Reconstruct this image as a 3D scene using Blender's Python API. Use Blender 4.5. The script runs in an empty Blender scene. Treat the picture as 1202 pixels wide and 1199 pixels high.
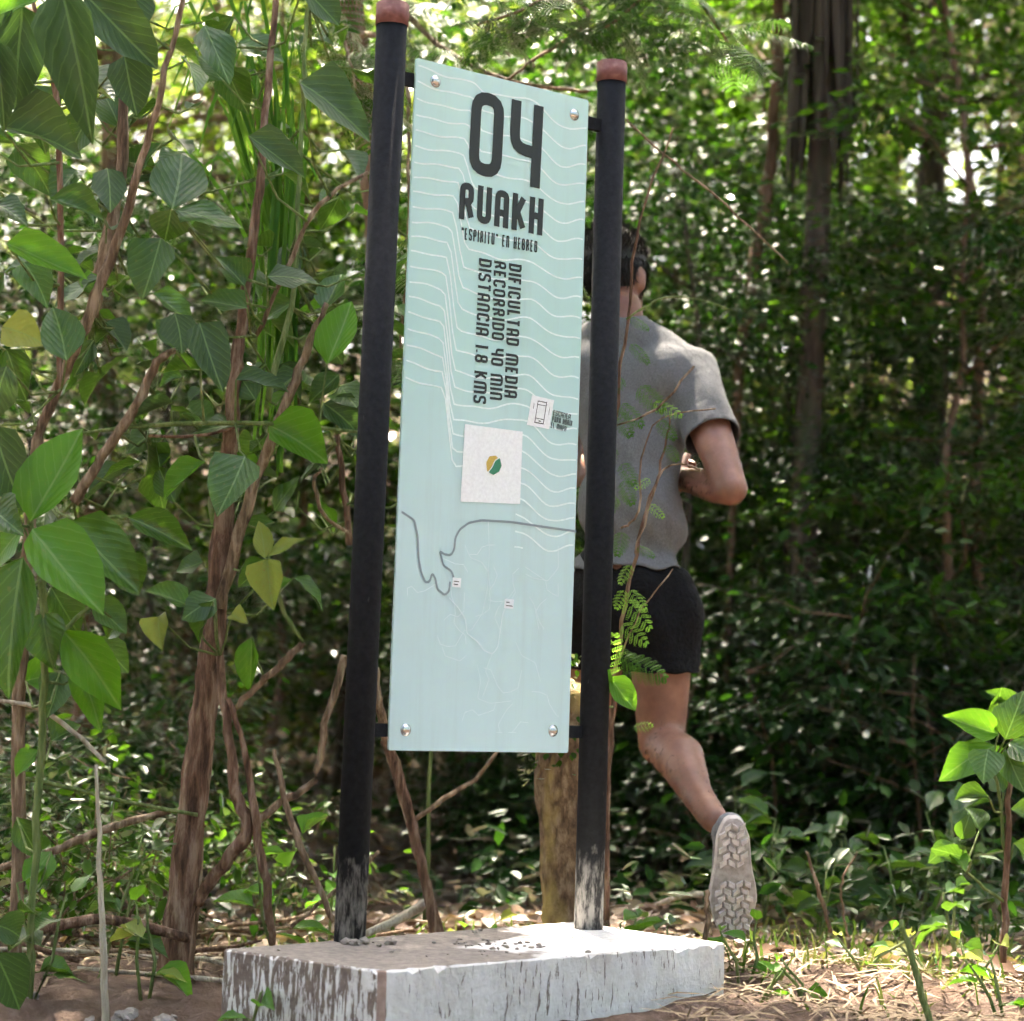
import bpy, bmesh, math, random
import numpy as np
from mathutils import Vector, Matrix
R = math.radians
random.seed(7)
rng = np.random.default_rng(7)
scene = bpy.context.scene
C = scene.collection

# ------------------------------------------------------------------ camera
F = 2838.0                       # focal length in photograph pixels (85 mm on a 36 mm sensor)
CAM = Vector((0, 0, 0.68))
PITCH = math.atan(205 / F)
ROLL = R(1.94)
W_ = Vector((0, math.cos(PITCH), math.sin(PITCH)))
U0 = Vector((0, -math.sin(PITCH), math.cos(PITCH)))
R0 = Vector((1, 0, 0))
RV = R0 * math.cos(ROLL) + U0 * math.sin(ROLL)
UV = U0 * math.cos(ROLL) - R0 * math.sin(ROLL)
cam = bpy.data.cameras.new('camera')
cam.sensor_width = 36; cam.lens = F / 1202 * 36
cam.clip_start = 0.05; cam.clip_end = 2000
cam.dof.use_dof = True; cam.dof.focus_distance = 4.95; cam.dof.aperture_fstop = 4.0
co = bpy.data.objects.new('camera', cam); C.objects.link(co)
M = Matrix((RV, UV, -W_)).transposed().to_4x4(); M.translation = CAM
co.matrix_world = M
scene.camera = co

def ray(px, py):
    return W_ + RV * ((px - 601) / F) + UV * (-(py - 599.5) / F)
def P(px, py, d):                # the point seen at a photograph pixel, d metres ahead
    r = ray(px, py)
    return CAM + r * (d / r.y)
def pxm(d): return F / d         # pixels per metre
def proj(p):
    v = Vector(p) - CAM; w = v.dot(W_)
    return 601 + F * v.dot(RV) / w, 599.5 - F * v.dot(UV) / w

# ------------------------------------------------------------------ sky, sun, exposure
SUN_EL = R(60); SUN_AZ = R(-14)  # sun stands behind the sign, a little to the left
world = bpy.data.worlds.new('World'); scene.world = world; world.use_nodes = True
wn = world.node_tree; bg = wn.nodes['Background']
sky = wn.nodes.new('ShaderNodeTexSky'); sky.sky_type = 'NISHITA'; sky.sun_disc = False
sky.sun_elevation = SUN_EL; sky.sun_rotation = SUN_AZ
sky.dust_density = 6.0; sky.air_density = 0.7; sky.ozone_density = 0.4
wn.links.new(sky.outputs[0], bg.inputs[0]); bg.inputs[1].default_value = 0.15
sun = bpy.data.lights.new('sun', 'SUN'); sun.energy = 5.0; sun.angle = R(0.53); sun.color = (1, 0.93, 0.82)
so = bpy.data.objects.new('sun', sun); C.objects.link(so)
SDIR = Vector((math.sin(SUN_AZ) * math.cos(SUN_EL), math.cos(SUN_AZ) * math.cos(SUN_EL), math.sin(SUN_EL)))
so.rotation_euler = SDIR.to_track_quat('Z', 'Y').to_euler(); so.location = (0, 10, 30)
vs = scene.view_settings
vs.view_transform = 'Standard'; vs.look = 'None'; vs.gamma = 1; vs.exposure = 3.05
vs.use_white_balance = True; vs.white_balance_temperature = 6950; vs.white_balance_tint = 12   # white balance for open shade
scene.cycles.max_bounces = 4; scene.cycles.diffuse_bounces = 3; scene.cycles.glossy_bounces = 2; scene.cycles.transmission_bounces = 3
scene.cycles.use_adaptive_sampling = True; scene.cycles.adaptive_threshold = .06; scene.cycles.adaptive_min_samples = 12
scene.cycles.use_denoising = True
scene.cycles.sample_clamp_indirect = 6

# ------------------------------------------------------------------ helpers
def link(o, parent=None):
    C.objects.link(o)
    if parent is not None: o.parent = parent
    return o
def mesh_obj(name, verts, faces, mat, parent=None, smooth=False, mats=None, uvs=None):
    me = bpy.data.meshes.new(name)
    me.from_pydata([tuple(v) for v in verts], [], faces)
    if smooth: me.polygons.foreach_set('use_smooth', [True] * len(me.polygons))
    for m in ([mat] + (mats or [])): me.materials.append(m)
    me.update()
    return link(bpy.data.objects.new(name, me), parent)
def bm_obj(name, bm, mat, parent=None, smooth=False, mats=None):
    me = bpy.data.meshes.new(name); bm.to_mesh(me); bm.free()
    if smooth: me.polygons.foreach_set('use_smooth', [True] * len(me.polygons))
    for m in ([mat] + (mats or [])): me.materials.append(m)
    return link(bpy.data.objects.new(name, me), parent)
def empty(name, loc, label, cat, group=None, kind=None):
    o = bpy.data.objects.new(name, None); o.empty_display_size = 0.1; o.location = loc
    C.objects.link(o); return tag(o, label, cat, group, kind)
def tag(o, label=None, cat=None, group=None, kind=None):
    if label: o['label'] = label
    if cat: o['category'] = cat
    if group: o['group'] = group
    if kind: o['kind'] = kind
    return o
def adopt(o, root):              # keep world coordinates under a moved Empty
    o.parent = root; o.matrix_parent_inverse = Matrix.Translation(-Vector(root.location))
    return o

def tube_data(pts, radii, seg=7, wob=0.0, V=None, Fc=None):
    V = [] if V is None else V; Fc = [] if Fc is None else Fc
    pts = [Vector(p) for p in pts]; n = len(pts); base = len(V)
    up = Vector((0.31, 0.11, 0.94))
    for i, p in enumerate(pts):
        t = (pts[min(i + 1, n - 1)] - pts[max(i - 1, 0)]).normalized()
        a = t.cross(up)
        if a.length < 0.05: a = t.cross(Vector((1, 0.2, 0)))
        a.normalize(); b = t.cross(a)
        for k in range(seg):
            an = 2 * math.pi * k / seg
            rr = radii[i] * (1 + wob * (random.random() - .5) * 2)
            V.append(p + (a * math.cos(an) + b * math.sin(an)) * rr)
    for i in range(n - 1):
        for k in range(seg):
            k2 = (k + 1) % seg
            Fc.append((base + i * seg + k, base + i * seg + k2, base + (i + 1) * seg + k2, base + (i + 1) * seg + k))
    V.append(pts[0]); V.append(pts[-1])
    for k in range(seg):
        k2 = (k + 1) % seg
        Fc.append((base + k2, base + k, len(V) - 2))
        Fc.append((base + (n - 1) * seg + k, base + (n - 1) * seg + k2, len(V) - 1))
    return V, Fc
def smooth_path(pts, sub=4):     # Catmull-Rom through tuples of any length
    pts = [np.array(p, float) for p in pts]
    if len(pts) < 3: sub = max(sub, 2)
    out = []
    for i in range(len(pts) - 1):
        p0 = pts[max(i - 1, 0)]; p1 = pts[i]; p2 = pts[i + 1]; p3 = pts[min(i + 2, len(pts) - 1)]
        for s in range(sub):
            t = s / sub
            out.append(.5 * ((2 * p1) + (-p0 + p2) * t + (2 * p0 - 5 * p1 + 4 * p2 - p3) * t * t + (-p0 + 3 * p1 - 3 * p2 + p3) * t ** 3))
    out.append(pts[-1]); return out
def stem_px(path, sub=4, jit=0.004):
    """path rows: px, py, depth, width_px -> 3-D points and radii"""
    s = smooth_path(path, sub)
    pts = [P(a, b, d) for a, b, d, w in s]
    pts = [p + Vector((random.uniform(-jit, jit), random.uniform(-jit, jit), 0)) if 0 < i < len(pts) - 1 else p for i, p in enumerate(pts)]
    return pts, [max(w, 1) / 2 / pxm(d) for a, b, d, w in s]
def tube_obj(name, pts, radii, mat, parent=None, seg=8, wob=0.06):
    V, Fc = tube_data(pts, radii, seg, wob)
    return mesh_obj(name, V, Fc, mat, parent, True)

# ------------------------------------------------------------------ materials
def new_mat(name):
    m = bpy.data.materials.new(name); m.use_nodes = True
    return m, m.node_tree, m.node_tree.nodes['Principled BSDF']
def N(nt, t, **kw):
    n = nt.nodes.new(t)
    for k, v in kw.items(): setattr(n, k, v)
    return n
def ramp(nt, fac, stops):
    r = N(nt, 'ShaderNodeValToRGB'); e = r.color_ramp.elements
    while len(e) > 1: e.remove(e[-1])
    e[0].position = stops[0][0]; e[0].color = (*stops[0][1], 1)
    for p, c in stops[1:]:
        x = e.new(p); x.color = (*c, 1)
    nt.links.new(fac, r.inputs[0]); return r.outputs[0]
def noise(nt, scale, detail=4, vec=None, rough=.55):
    n = N(nt, 'ShaderNodeTexNoise'); n.inputs['Scale'].default_value = scale
    n.inputs['Detail'].default_value = detail; n.inputs['Roughness'].default_value = rough
    if vec is not None: nt.links.new(vec, n.inputs['Vector'])
    return n.outputs[0]
def mapping(nt, scale, coord='Object'):
    tc = N(nt, 'ShaderNodeTexCoord'); mp = N(nt, 'ShaderNodeMapping'); mp.inputs['Scale'].default_value = scale
    nt.links.new(tc.outputs[coord], mp.inputs[0]); return mp.outputs[0]
def bump(nt, bs, h, strength=.3, dist=.01):
    b = N(nt, 'ShaderNodeBump'); b.inputs['Strength'].default_value = strength; b.inputs['Distance'].default_value = dist
    nt.links.new(h, b.inputs['Height']); nt.links.new(b.outputs[0], bs.inputs['Normal']); return b
def mixc(nt, fac, a, b, mode='MIX'):
    m = N(nt, 'ShaderNodeMix', data_type='RGBA', blend_type=mode)
    for s, v in ((m.inputs[0], fac), (m.inputs[6], a), (m.inputs[7], b)):
        if isinstance(v, (int, float)): s.default_value = v
        elif isinstance(v, tuple): s.default_value = (*v, 1)
        else: nt.links.new(v, s)
    return m.outputs[2]
def math_n(nt, op, a, b=0.0, c=None):
    m = N(nt, 'ShaderNodeMath', operation=op)
    for i, v in enumerate((a, b, c)):
        if v is None: continue
        if isinstance(v, (int, float)): m.inputs[i].default_value = v
        else: nt.links.new(v, m.inputs[i])
    return m.outputs[0]

def mat_noise(name, stops, scale=20, rough=.8, bmp=.3, bdist=.01, vec_scale=None, detail=5, spec=.3):
    m, nt, b = new_mat(name)
    v = mapping(nt, vec_scale or (1, 1, 1))
    n = noise(nt, scale, detail, v)
    nt.links.new(ramp(nt, n, stops), b.inputs['Base Color'])
    b.inputs['Roughness'].default_value = rough; b.inputs['Specular IOR Level'].default_value = spec
    if bmp: bump(nt, b, n, bmp, bdist)
    return m

def leaf_mat(name, stops, trans=.42, tcol=(.30, .46, .05), rough=.42, veins=False, spec=.3, spots=0.0, each=False):
    """stops: natural colour range between leaves; light passes through the blade"""
    m, nt, b = new_mat(name)
    if veins or each:
        rnd = N(nt, 'ShaderNodeObjectInfo').outputs['Random']
    else:
        rnd = N(nt, 'ShaderNodeNewGeometry').outputs['Random Per Island']
    col = ramp(nt, rnd, stops)
    if veins:
        uv = N(nt, 'ShaderNodeUVMap'); sp = N(nt, 'ShaderNodeSeparateXYZ'); nt.links.new(uv.outputs[0], sp.inputs[0])
        ax = math_n(nt, 'ABSOLUTE', math_n(nt, 'SUBTRACT', sp.outputs[0], .5))
        # side veins sweep forward from the midrib
        ph = math_n(nt, 'SUBTRACT', math_n(nt, 'ADD', math_n(nt, 'MULTIPLY', sp.outputs[1], 7.0), math_n(nt, 'MULTIPLY', noise(nt, 6, 2, mapping(nt, (1, 1, 1), 'UV')), .5)), math_n(nt, 'MULTIPLY', ax, 6.5))
        fr = math_n(nt, 'ABSOLUTE', math_n(nt, 'SUBTRACT', math_n(nt, 'FRACT', ph), .5))
        vein = math_n(nt, 'LESS_THAN', fr, .06)
        mid = math_n(nt, 'LESS_THAN', ax, .022)
        vm = math_n(nt, 'MAXIMUM', math_n(nt, 'MULTIPLY', vein, .22), math_n(nt, 'MULTIPLY', mid, .6))
        tn = noise(nt, 9, 4, mapping(nt, (1, 1, 1), 'UV'))
        col = mixc(nt, math_n(nt, 'MULTIPLY', tn, .30), col, (.09, .16, .02))
        col = mixc(nt, vm, col, (.16, .26, .09))
        if spots:
            sn = noise(nt, 14, 2, mapping(nt, (1, 1, 1), 'UV'))
            col = mixc(nt, math_n(nt, 'MULTIPLY', math_n(nt, 'GREATER_THAN', sn, .66), spots), col, (.22, .13, .04))
        quilt = math_n(nt, 'ADD', math_n(nt, 'MULTIPLY', fr, -1.0), math_n(nt, 'MULTIPLY', tn, .5))
        bump(nt, b, quilt, .16, .012)
    if not veins:                # light shader for masses of small leaves
        nt.nodes.remove(b)
        df = N(nt, 'ShaderNodeBsdfDiffuse'); gl = N(nt, 'ShaderNodeBsdfGlossy'); gl.inputs['Roughness'].default_value = rough; gl.inputs['Color'].default_value = (.9, .9, .9, 1)
        fr_ = N(nt, 'ShaderNodeFresnel'); fr_.inputs[0].default_value = 1.16
        nt.links.new(col, df.inputs[0]); tr = N(nt, 'ShaderNodeBsdfTranslucent'); nt.links.new(mixc(nt, .6, mixc(nt, 1.0, col, (2.2, 2.2, 1.2), 'MULTIPLY'), tcol), tr.inputs[0])
        m1 = N(nt, 'ShaderNodeMixShader'); m1.inputs[0].default_value = trans; m2 = N(nt, 'ShaderNodeMixShader')
        nt.links.new(df.outputs[0], m1.inputs[1]); nt.links.new(tr.outputs[0], m1.inputs[2]); nt.links.new(math_n(nt, 'MULTIPLY', fr_.outputs[0], .7), m2.inputs[0]); nt.links.new(m1.outputs[0], m2.inputs[1]); nt.links.new(gl.outputs[0], m2.inputs[2])
        nt.links.new(m2.outputs[0], nt.nodes['Material Output'].inputs[0]); return m
    nt.links.new(col, b.inputs['Base Color'])
    b.inputs['Roughness'].default_value = rough; b.inputs['Specular IOR Level'].default_value = spec
    tr = N(nt, 'ShaderNodeBsdfTranslucent')
    nt.links.new(mixc(nt, .6, mixc(nt, 1.0, col, (2.2, 2.2, 1.2), 'MULTIPLY'), tcol), tr.inputs[0])
    mx = N(nt, 'ShaderNodeMixShader'); mx.inputs[0].default_value = trans
    out = nt.nodes['Material Output']
    nt.links.new(b.outputs[0], mx.inputs[1]); nt.links.new(tr.outputs[0], mx.inputs[2]); nt.links.new(mx.outputs[0], out.inputs[0])
    return m

L_dark = leaf_mat('leaf_dark', [(0, (.0045, .016, .003)), (.5, (.008, .028, .005)), (1, (.018, .052, .008))], .26, (.05, .16, .010))
L_mid = leaf_mat('leaf_mid', [(0, (.008, .030, .004)), (.6, (.018, .055, .007)), (1, (.045, .10, .012))], .40, (.15, .34, .015), rough=.28)
L_pale = leaf_mat('leaf_pale', [(0, (.022, .062, .008)), (.6, (.055, .105, .015)), (1, (.14, .165, .045))], .46, (.30, .42, .04), rough=.26)
L_ferny = leaf_mat('leaf_feathery', [(0, (.014, .05, .008)), (1, (.035, .09, .014))], .40, (.14, .33, .025))
H_green = leaf_mat('broad_leaf_green', [(0, (.007, .029, .006)), (.5, (.012, .046, .008)), (1, (.022, .075, .011))], .22, (.17, .38, .02), veins=True, rough=.33, spec=.45, spots=.25)
H_bright = leaf_mat('broad_leaf_bright', [(0, (.028, .115, .009)), (1, (.048, .155, .012))], .34, (.2, .46, .02), veins=True, rough=.36, spots=.2)
H_grey = leaf_mat('broad_leaf_greyish', [(0, (.016, .038, .021)), (1, (.028, .058, .030))], .14, (.15, .32, .04), veins=True, rough=.46)
H_yellow = leaf_mat('broad_leaf_yellow', [(0, (.16, .21, .04)), (1, (.25, .28, .07))], .36, (.42, .44, .08), veins=True, rough=.5, spots=.7)
L_dry = leaf_mat('leaf_dry', [(0, (.055, .03, .019)), (.5, (.12, .072, .046)), (.8, (.22, .15, .10)), (1, (.40, .31, .22))], .12, (.4, .28, .12), rough=.7)
L_strap = leaf_mat('leaf_strap', [(0, (.018, .07, .010)), (.5, (.04, .12, .02)), (1, (.10, .20, .035))], .34, (.2, .42, .03), each=True)
M_straw = mat_noise('dry_straw', [(.3, (.15, .10, .06)), (.7, (.34, .26, .16))], 30, .8, .2)

def bark(name, c0, c1, c2, sc=1.0, stretch=.16, lichen=None):
    m, nt, b = new_mat(name)
    v = mapping(nt, (1, 1, stretch)); n = noise(nt, 55 * sc, 6, v, .65)
    col = ramp(nt, n, [(.36, c0), (.50, c1), (.63, c2)])
    n2 = noise(nt, 9 * sc, 3, mapping(nt, (1, 1, .5)))
    if lichen: col = mixc(nt, ramp(nt, n2, [(.52, (0, 0, 0)), (.64, (1, 1, 1))]), col, lichen)
    nt.links.new(col, b.inputs['Base Color']); b.inputs['Roughness'].default_value = .85
    b.inputs['Specular IOR Level'].default_value = .2
    bump(nt, b, n, 1.0, .02); return m
B_red = bark('bark_reddish', (.055, .030, .019), (.17, .095, .062), (.32, .22, .155))
B_tan = bark('bark_tan', (.075, .048, .03), (.21, .14, .09), (.40, .30, .21))
B_green = bark('stem_green', (.08, .12, .04), (.14, .19, .06), (.24, .27, .12))
B_dark = bark('bark_dark', (.03, .024, .018), (.065, .05, .038), (.12, .095, .07), .5, lichen=(.05, .06, .035))
B_brown = bark('bark_brown', (.09, .055, .035), (.17, .105, .07), (.25, .17, .12), .6)
B_stump = bark('bark_stump', (.075, .045, .026), (.18, .115, .066), (.32, .225, .14), .9, .45, lichen=(.40, .29, .10))
B_pale = bark('stick_pale', (.34, .29, .22), (.48, .42, .33), (.6, .55, .45))

# ground: soil, litter crumbs
m, nt, b = new_mat('soil'); M_soil = m
v = mapping(nt, (1, 1, 1)); n1 = noise(nt, 1.1, 6, v); n2 = noise(nt, 26, 8, v, .7); n3 = noise(nt, 120, 4, v)
col = ramp(nt, n2, [(.25, (.07, .047, .036)), (.5, (.16, .112, .088)), (.7, (.28, .21, .175))])
col = mixc(nt, ramp(nt, n1, [(.4, (0, 0, 0)), (.65, (1, 1, 1))]), col, (.12, .08, .058))
nt.links.new(col, b.inputs['Base Color']); b.inputs['Roughness'].default_value = .95; b.inputs['Specular IOR Level'].default_value = .1
bump(nt, b, math_n(nt, 'ADD', n2, math_n(nt, 'MULTIPLY', n3, .4)), .9, .03)

# ------------------------------------------------------------------ terrain
def sstep(a, b, x):
    t = np.clip((x - a) / (b - a), 0, 1); return t * t * (3 - 2 * t)
def gz(x, y):
    x = np.asarray(x, float); y = np.asarray(y, float)
    z = .055 * sstep(5.2, 5.7, y) * sstep(-.6, .5, x) - .10 * sstep(6.3, 8.0, y)
    z = z + .060 * np.maximum(y - 9, 0) + .19 * np.maximum(y - 17, 0) - .55 * np.maximum(y - 44, 0)
    z = np.where(y > 60, np.maximum(z, -1.5), z)
    z = z + .075 * np.maximum(sstep(-.1, .40, x), .75 * sstep(4.5, 4.75, y)) * sstep(3.6, 4.6, y) * (1 - sstep(5.2, 5.6, y))
    z = z + .018 * np.sin(x * 5.1 + 1.3) * np.sin(y * 4.3) + .012 * np.sin(x * 11 + y * 7)
    z = z + .10 * np.sin(x * .9 + 2) * np.sin(y * .7) * sstep(7.5, 11, y)
    return z
def gzf(x, y): return float(gz(x, y))
gx = np.unique(np.concatenate([np.linspace(-300, -12, 14), np.linspace(-12, -2.5, 30), np.linspace(-2.5, 2.5, 150), np.linspace(2.5, 12, 30), np.linspace(12, 300, 14)]))
gy = np.unique(np.concatenate([np.linspace(-200, -2, 12), np.linspace(-2, 4, 22), np.linspace(4, 8, 130), np.linspace(8, 40, 90), np.linspace(40, 500, 14)]))
X, Y = np.meshgrid(gx, gy); Z = gz(X, Y)
near = ((Y > 4) & (Y < 8) & (np.abs(X) < 2.6))
Z = Z + near * rng.normal(0, .007, Z.shape)
nx, ny = len(gx), len(gy)
idx = np.arange(nx * ny).reshape(ny, nx)
quads = np.stack([idx[:-1, :-1], idx[:-1, 1:], idx[1:, 1:], idx[1:, :-1]], -1).reshape(-1, 4)
ground = mesh_obj('ground', np.stack([X, Y, Z], -1).reshape(-1, 3), quads.tolist(), M_soil, None, True)
tag(ground, 'brown forest soil rising gently into the wood', None, None, 'structure')

# ------------------------------------------------------------------ leaf clouds (numpy)
def unit(a): return a / np.maximum(np.linalg.norm(a, axis=-1, keepdims=True), 1e-9)
def leaf_cloud(name, pos, dirv, nrm, L, Wd, mat, parent=None, curl=.12):
    n = len(pos); d = unit(dirv); nrm = unit(nrm - d * (nrm * d).sum(-1, keepdims=True)); s = np.cross(d, nrm)
    L = np.broadcast_to(L, (n,))[:, None]; Wd = np.broadcast_to(Wd, (n,))[:, None]
    def at(t, u, h): return pos + d * (L * t) + s * (Wd * u) + nrm * (L * h)
    vs_ = [at(0, 0, 0), at(.28, .42, 0), at(.66, .38, -curl * .5), at(1, 0, -curl * 1.6), at(.66, -.38, -curl * .5), at(.28, -.42, 0), at(.28, 0, -.07), at(.66, 0, -.07 - curl * .5)]
    V = np.stack(vs_, 1).reshape(-1, 3)
    tri = np.array([[0, 1, 6], [1, 2, 7], [1, 7, 6], [2, 3, 7], [0, 6, 5], [6, 7, 4], [6, 4, 5], [7, 3, 4]])
    Fc = (tri[None] + (np.arange(n) * 8)[:, None, None]).reshape(-1, 3)
    me = bpy.data.meshes.new(name)
    me.vertices.add(len(V)); me.vertices.foreach_set('co', V.astype(np.float32).ravel())
    me.loops.add(Fc.size); me.loops.foreach_set('vertex_index', Fc.astype(np.int32).ravel())
    me.polygons.add(len(Fc)); me.polygons.foreach_set('loop_start', np.arange(0, Fc.size, 3, dtype=np.int32))
    me.polygons.foreach_set('use_smooth', np.ones(len(Fc), bool))
    me.update(calc_edges=True); me.materials.append(mat)
    return link(bpy.data.objects.new(name, me), parent)
def rdir(n, zs=1.0):
    v = rng.normal(size=(n, 3)); v[:, 2] *= zs; return unit(v)
def sprays(ends, n_per, spread, leafL, flat=.35):
    """leaf positions in flattened sprays round branch ends"""
    ends = np.asarray(ends); k = len(ends); n = k * n_per
    o = rng.normal(size=(n, 3)) * np.array([1, 1, flat]) * spread
    pos = np.repeat(ends, n_per, 0) + o
    d = unit(o * np.array([1, 1, .3]) + rng.normal(size=(n, 3)) * .35 * spread + np.array([0, 0, -.25]) * spread)
    nr = unit(rng.normal(size=(n, 3)) * .42 + np.array([0, 0, 1.0]))
    L = leafL * rng.uniform(.6, 1.3, n)
    return pos, d, nr, L

def rand_branch(p, d, length, r, V, Fc, segs=5, bend=.25, seg=5):
    pts = [Vector(p)]; d = Vector(d).normalized()
    for i in range(segs):
        d = (d + Vector((random.gauss(0, bend), random.gauss(0, bend), random.gauss(0, bend * .6)))).normalized()
        pts.append(pts[-1] + d * (length / segs))
    tube_data(pts, [r * (1 - .8 * i / segs) for i in range(segs + 1)], seg, .05, V, Fc)
    return pts

def build_tree(name, h, r, crown_z, crown_r, n_limb, n_leaf, leafL, bmat, lmat, lean=(0, 0), ratio=.5, low=0, flat=.35, spread=.28):
    """prototype mesh data (trunk, crown) at the origin"""
    V, Fc = [], []
    pts = [Vector((0, 0, -.25))]; nseg = 9
    for i in range(nseg):
        t = (i + 1) / nseg
        pts.append(Vector((lean[0] * t * t * h + random.gauss(0, .03), lean[1] * t * t * h + random.gauss(0, .03), t * h)))
    tube_data(pts, [r * (1.35 if i == 0 else 1) * (1 - .72 * i / nseg) for i in range(nseg + 1)], 10, .05, V, Fc)
    ends = []
    for k in range(n_limb):
        t = (low + (1 - low) * (k + random.random()) / n_limb) if low else random.uniform(crown_z / h * .75, 1)
        i = min(int(t * nseg), nseg - 1); p = pts[i].lerp(pts[i + 1], t * nseg - i)
        a = k * 2.4 + random.uniform(-.4, .4)
        d = Vector((math.cos(a), math.sin(a), random.uniform(.05, .55)))
        ln = crown_r * random.uniform(.6, 1.1) * (1 - .35 * (t if low else 0))
        bp = rand_branch(p, d, ln, r * .32, V, Fc)
        ends.append(bp[-1])
        for j in range(5):
            q = bp[random.randint(2, len(bp) - 1)]
            dd = (d + Vector((random.gauss(0, .8), random.gauss(0, .8), random.gauss(0, .35))))
            sp_ = rand_branch(q, dd, ln * .5 * random.uniform(.6, 1.1), r * .11, V, Fc, 4, .25, 4)
            ends += [sp_[-1], sp_[2], sp_[3]]
    ends = np.array([tuple(e) for e in ends])
    pos, dd, nr, L = sprays(ends, max(1, n_leaf // len(ends)), spread, leafL, flat)
    tme = mesh_obj('trunk', V, Fc, bmat, None, True)
    cme = leaf_cloud('crown', pos, dd, nr, L, L * ratio, lmat)
    return tme, cme
def put(proto, name, loc, rz, sc, label, cat, group=None, used=set()):
    t, c = proto
    root = empty(name, loc, label, cat, group); root.rotation_euler = (0, 0, rz); root.scale = (sc, sc, sc)
    for o in (t, c):
        if id(o) in used:
            o2 = o.copy(); C.objects.link(o2)
        else:
            o2 = o; used.add(id(o))
        o2.parent = root
    return root

# ------------------------------------------------------------------ trail sign
D_L, D_R = 4.75, 5.04
BL, TL, BR = P(456, 881, D_L), P(489, 68, D_L), P(667, 884, D_R)
exv = (BR - BL).normalized(); nrm_s = exv.cross((TL - BL).normalized()).normalized()
if nrm_s.y > 0: nrm_s = -nrm_s
def on_panel(px, py, off=0.0):
    r = ray(px, py); t = (BL - CAM).dot(nrm_s) / r.dot(nrm_s)
    return CAM + r * t + nrm_s * off
TR = on_panel(691, 118)
eyv = nrm_s.cross(exv).normalized()
if eyv.z < 0: eyv = -eyv
def uvp(px, py):                 # panel coordinates in metres from the lower left corner
    p = on_panel(px, py) - BL; return p.dot(exv), p.dot(eyv)
def pan(u, v, off=0.0): return BL + exv * u + eyv * v + nrm_s * off
PW = (BR - BL).dot(exv); PH = (TL - BL).dot(eyv)

def paint_metal():
    m, nt, b = new_mat('black_paint')
    v = mapping(nt, (1, 1, 1), 'Object'); n = noise(nt, 90, 5, v); n2 = noise(nt, 60, 5, mapping(nt, (1, 1, .25)), .7)
    sp = N(nt, 'ShaderNodeSeparateXYZ'); tc = N(nt, 'ShaderNodeTexCoord'); nt.links.new(tc.outputs['Object'], sp.inputs[0])
    wear = ramp(nt, math_n(nt, 'ADD', sp.outputs[2], math_n(nt, 'MULTIPLY_ADD', noise(nt, 30, 4, mapping(nt, (1, 1, .6))), .16, -.08)), [(.0, (1, 1, 1)), (.06, (.8, .8, .8)), (.145, (.55, .55, .55)), (.165, (0, 0, 0))])
    w2 = math_n(nt, 'MULTIPLY', ramp(nt, n2, [(.44, (0, 0, 0)), (.60, (1, 1, 1))]), wear)
    base = ramp(nt, n, [(.3, (.007, .008, .0096)), (.7, (.014, .0155, .0185))])
    col = mixc(nt, math_n(nt, 'MULTIPLY', wear, .25), base, (.06, .06, .06))
    col = mixc(nt, w2, col, (.28, .28, .27))
    n3 = noise(nt, 7, 2, mapping(nt, (2, 2, .55)), .8)
    scr = math_n(nt, 'MULTIPLY', math_n(nt, 'GREATER_THAN', noise(nt, 38, 3, mapping(nt, (1, 1, .3)), .8), .72), .35)
    col = mixc(nt, scr, col, (.07, .07, .07))
    nt.links.new(col, b.inputs['Base Color']); b.inputs['Roughness'].default_value = .75; b.inputs['Specular IOR Level'].default_value = .12
    bump(nt, b, n, .25, .004); return m
M_post = paint_metal()
M_cap = mat_noise('red_oxide_cap', [(.3, (.12, .045, .04)), (.55, (.18, .075, .066)), (.75, (.27, .145, .125))], 60, .6, .3, .003)
m, nt, b = new_mat('printed_panel'); M_panel = m
sp = N(nt, 'ShaderNodeSeparateXYZ'); tc = N(nt, 'ShaderNodeTexCoord'); nt.links.new(tc.outputs['Generated'], sp.inputs[0])
col = ramp(nt, sp.outputs[2], [(0, (.50, .655, .66)), (.35, (.47, .65, .65)), (.6, (.40, .63, .60)), (1, (.46, .685, .65))])
fib = noise(nt, 700, 2, mapping(nt, (1, 1, 1), 'Object')); col = mixc(nt, math_n(nt, 'MULTIPLY', fib, .10), col, (.30, .45, .45))
dirt = noise(nt, 6, 5, mapping(nt, (1, 1, 1), 'Object')); col = mixc(nt, ramp(nt, dirt, [(.5, (0, 0, 0)), (.8, (.18, .18, .18))]), col, (.38, .47, .44))
drip = noise(nt, 26, 5, mapping(nt, (1, 1, .06), 'Object'), .7); col = mixc(nt, ramp(nt, drip, [(.50, (0, 0, 0)), (.72, (.22, .22, .22))]), col, (.33, .40, .37))
nt.links.new(col, b.inputs['Base Color']); b.inputs['Roughness'].default_value = .55; b.inputs['Specular IOR Level'].default_value = .3
def flat_mat(name, c, rough=.6, metal=0, spec=.3):
    m, nt, b = new_mat(name); b.inputs['Roughness'].default_value = rough
    n = noise(nt, 150, 3, mapping(nt, (1, 1, 1))); nt.links.new(ramp(nt, n, [(.3, tuple(x * .88 for x in c)), (.7, c)]), b.inputs['Base Color'])
    b.inputs['Metallic'].default_value = metal; b.inputs['Specular IOR Level'].default_value = spec; return m
M_ink = flat_mat('dark_ink', (.028, .038, .037)); M_white = flat_mat('white_print', (.74, .87, .85)); M_sticker = flat_mat('white_sticker', (.80, .84, .84))
M_road = flat_mat('grey_ink', (.23, .29, .31)); M_pline = flat_mat('pale_line', (.66, .79, .80))
M_bolt = flat_mat('steel', (.62, .62, .60), .22, 1.0)
M_lg = flat_mat('logo_green', (.04, .22, .12)); M_ly = flat_mat('logo_yellow', (.55, .40, .09))

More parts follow.
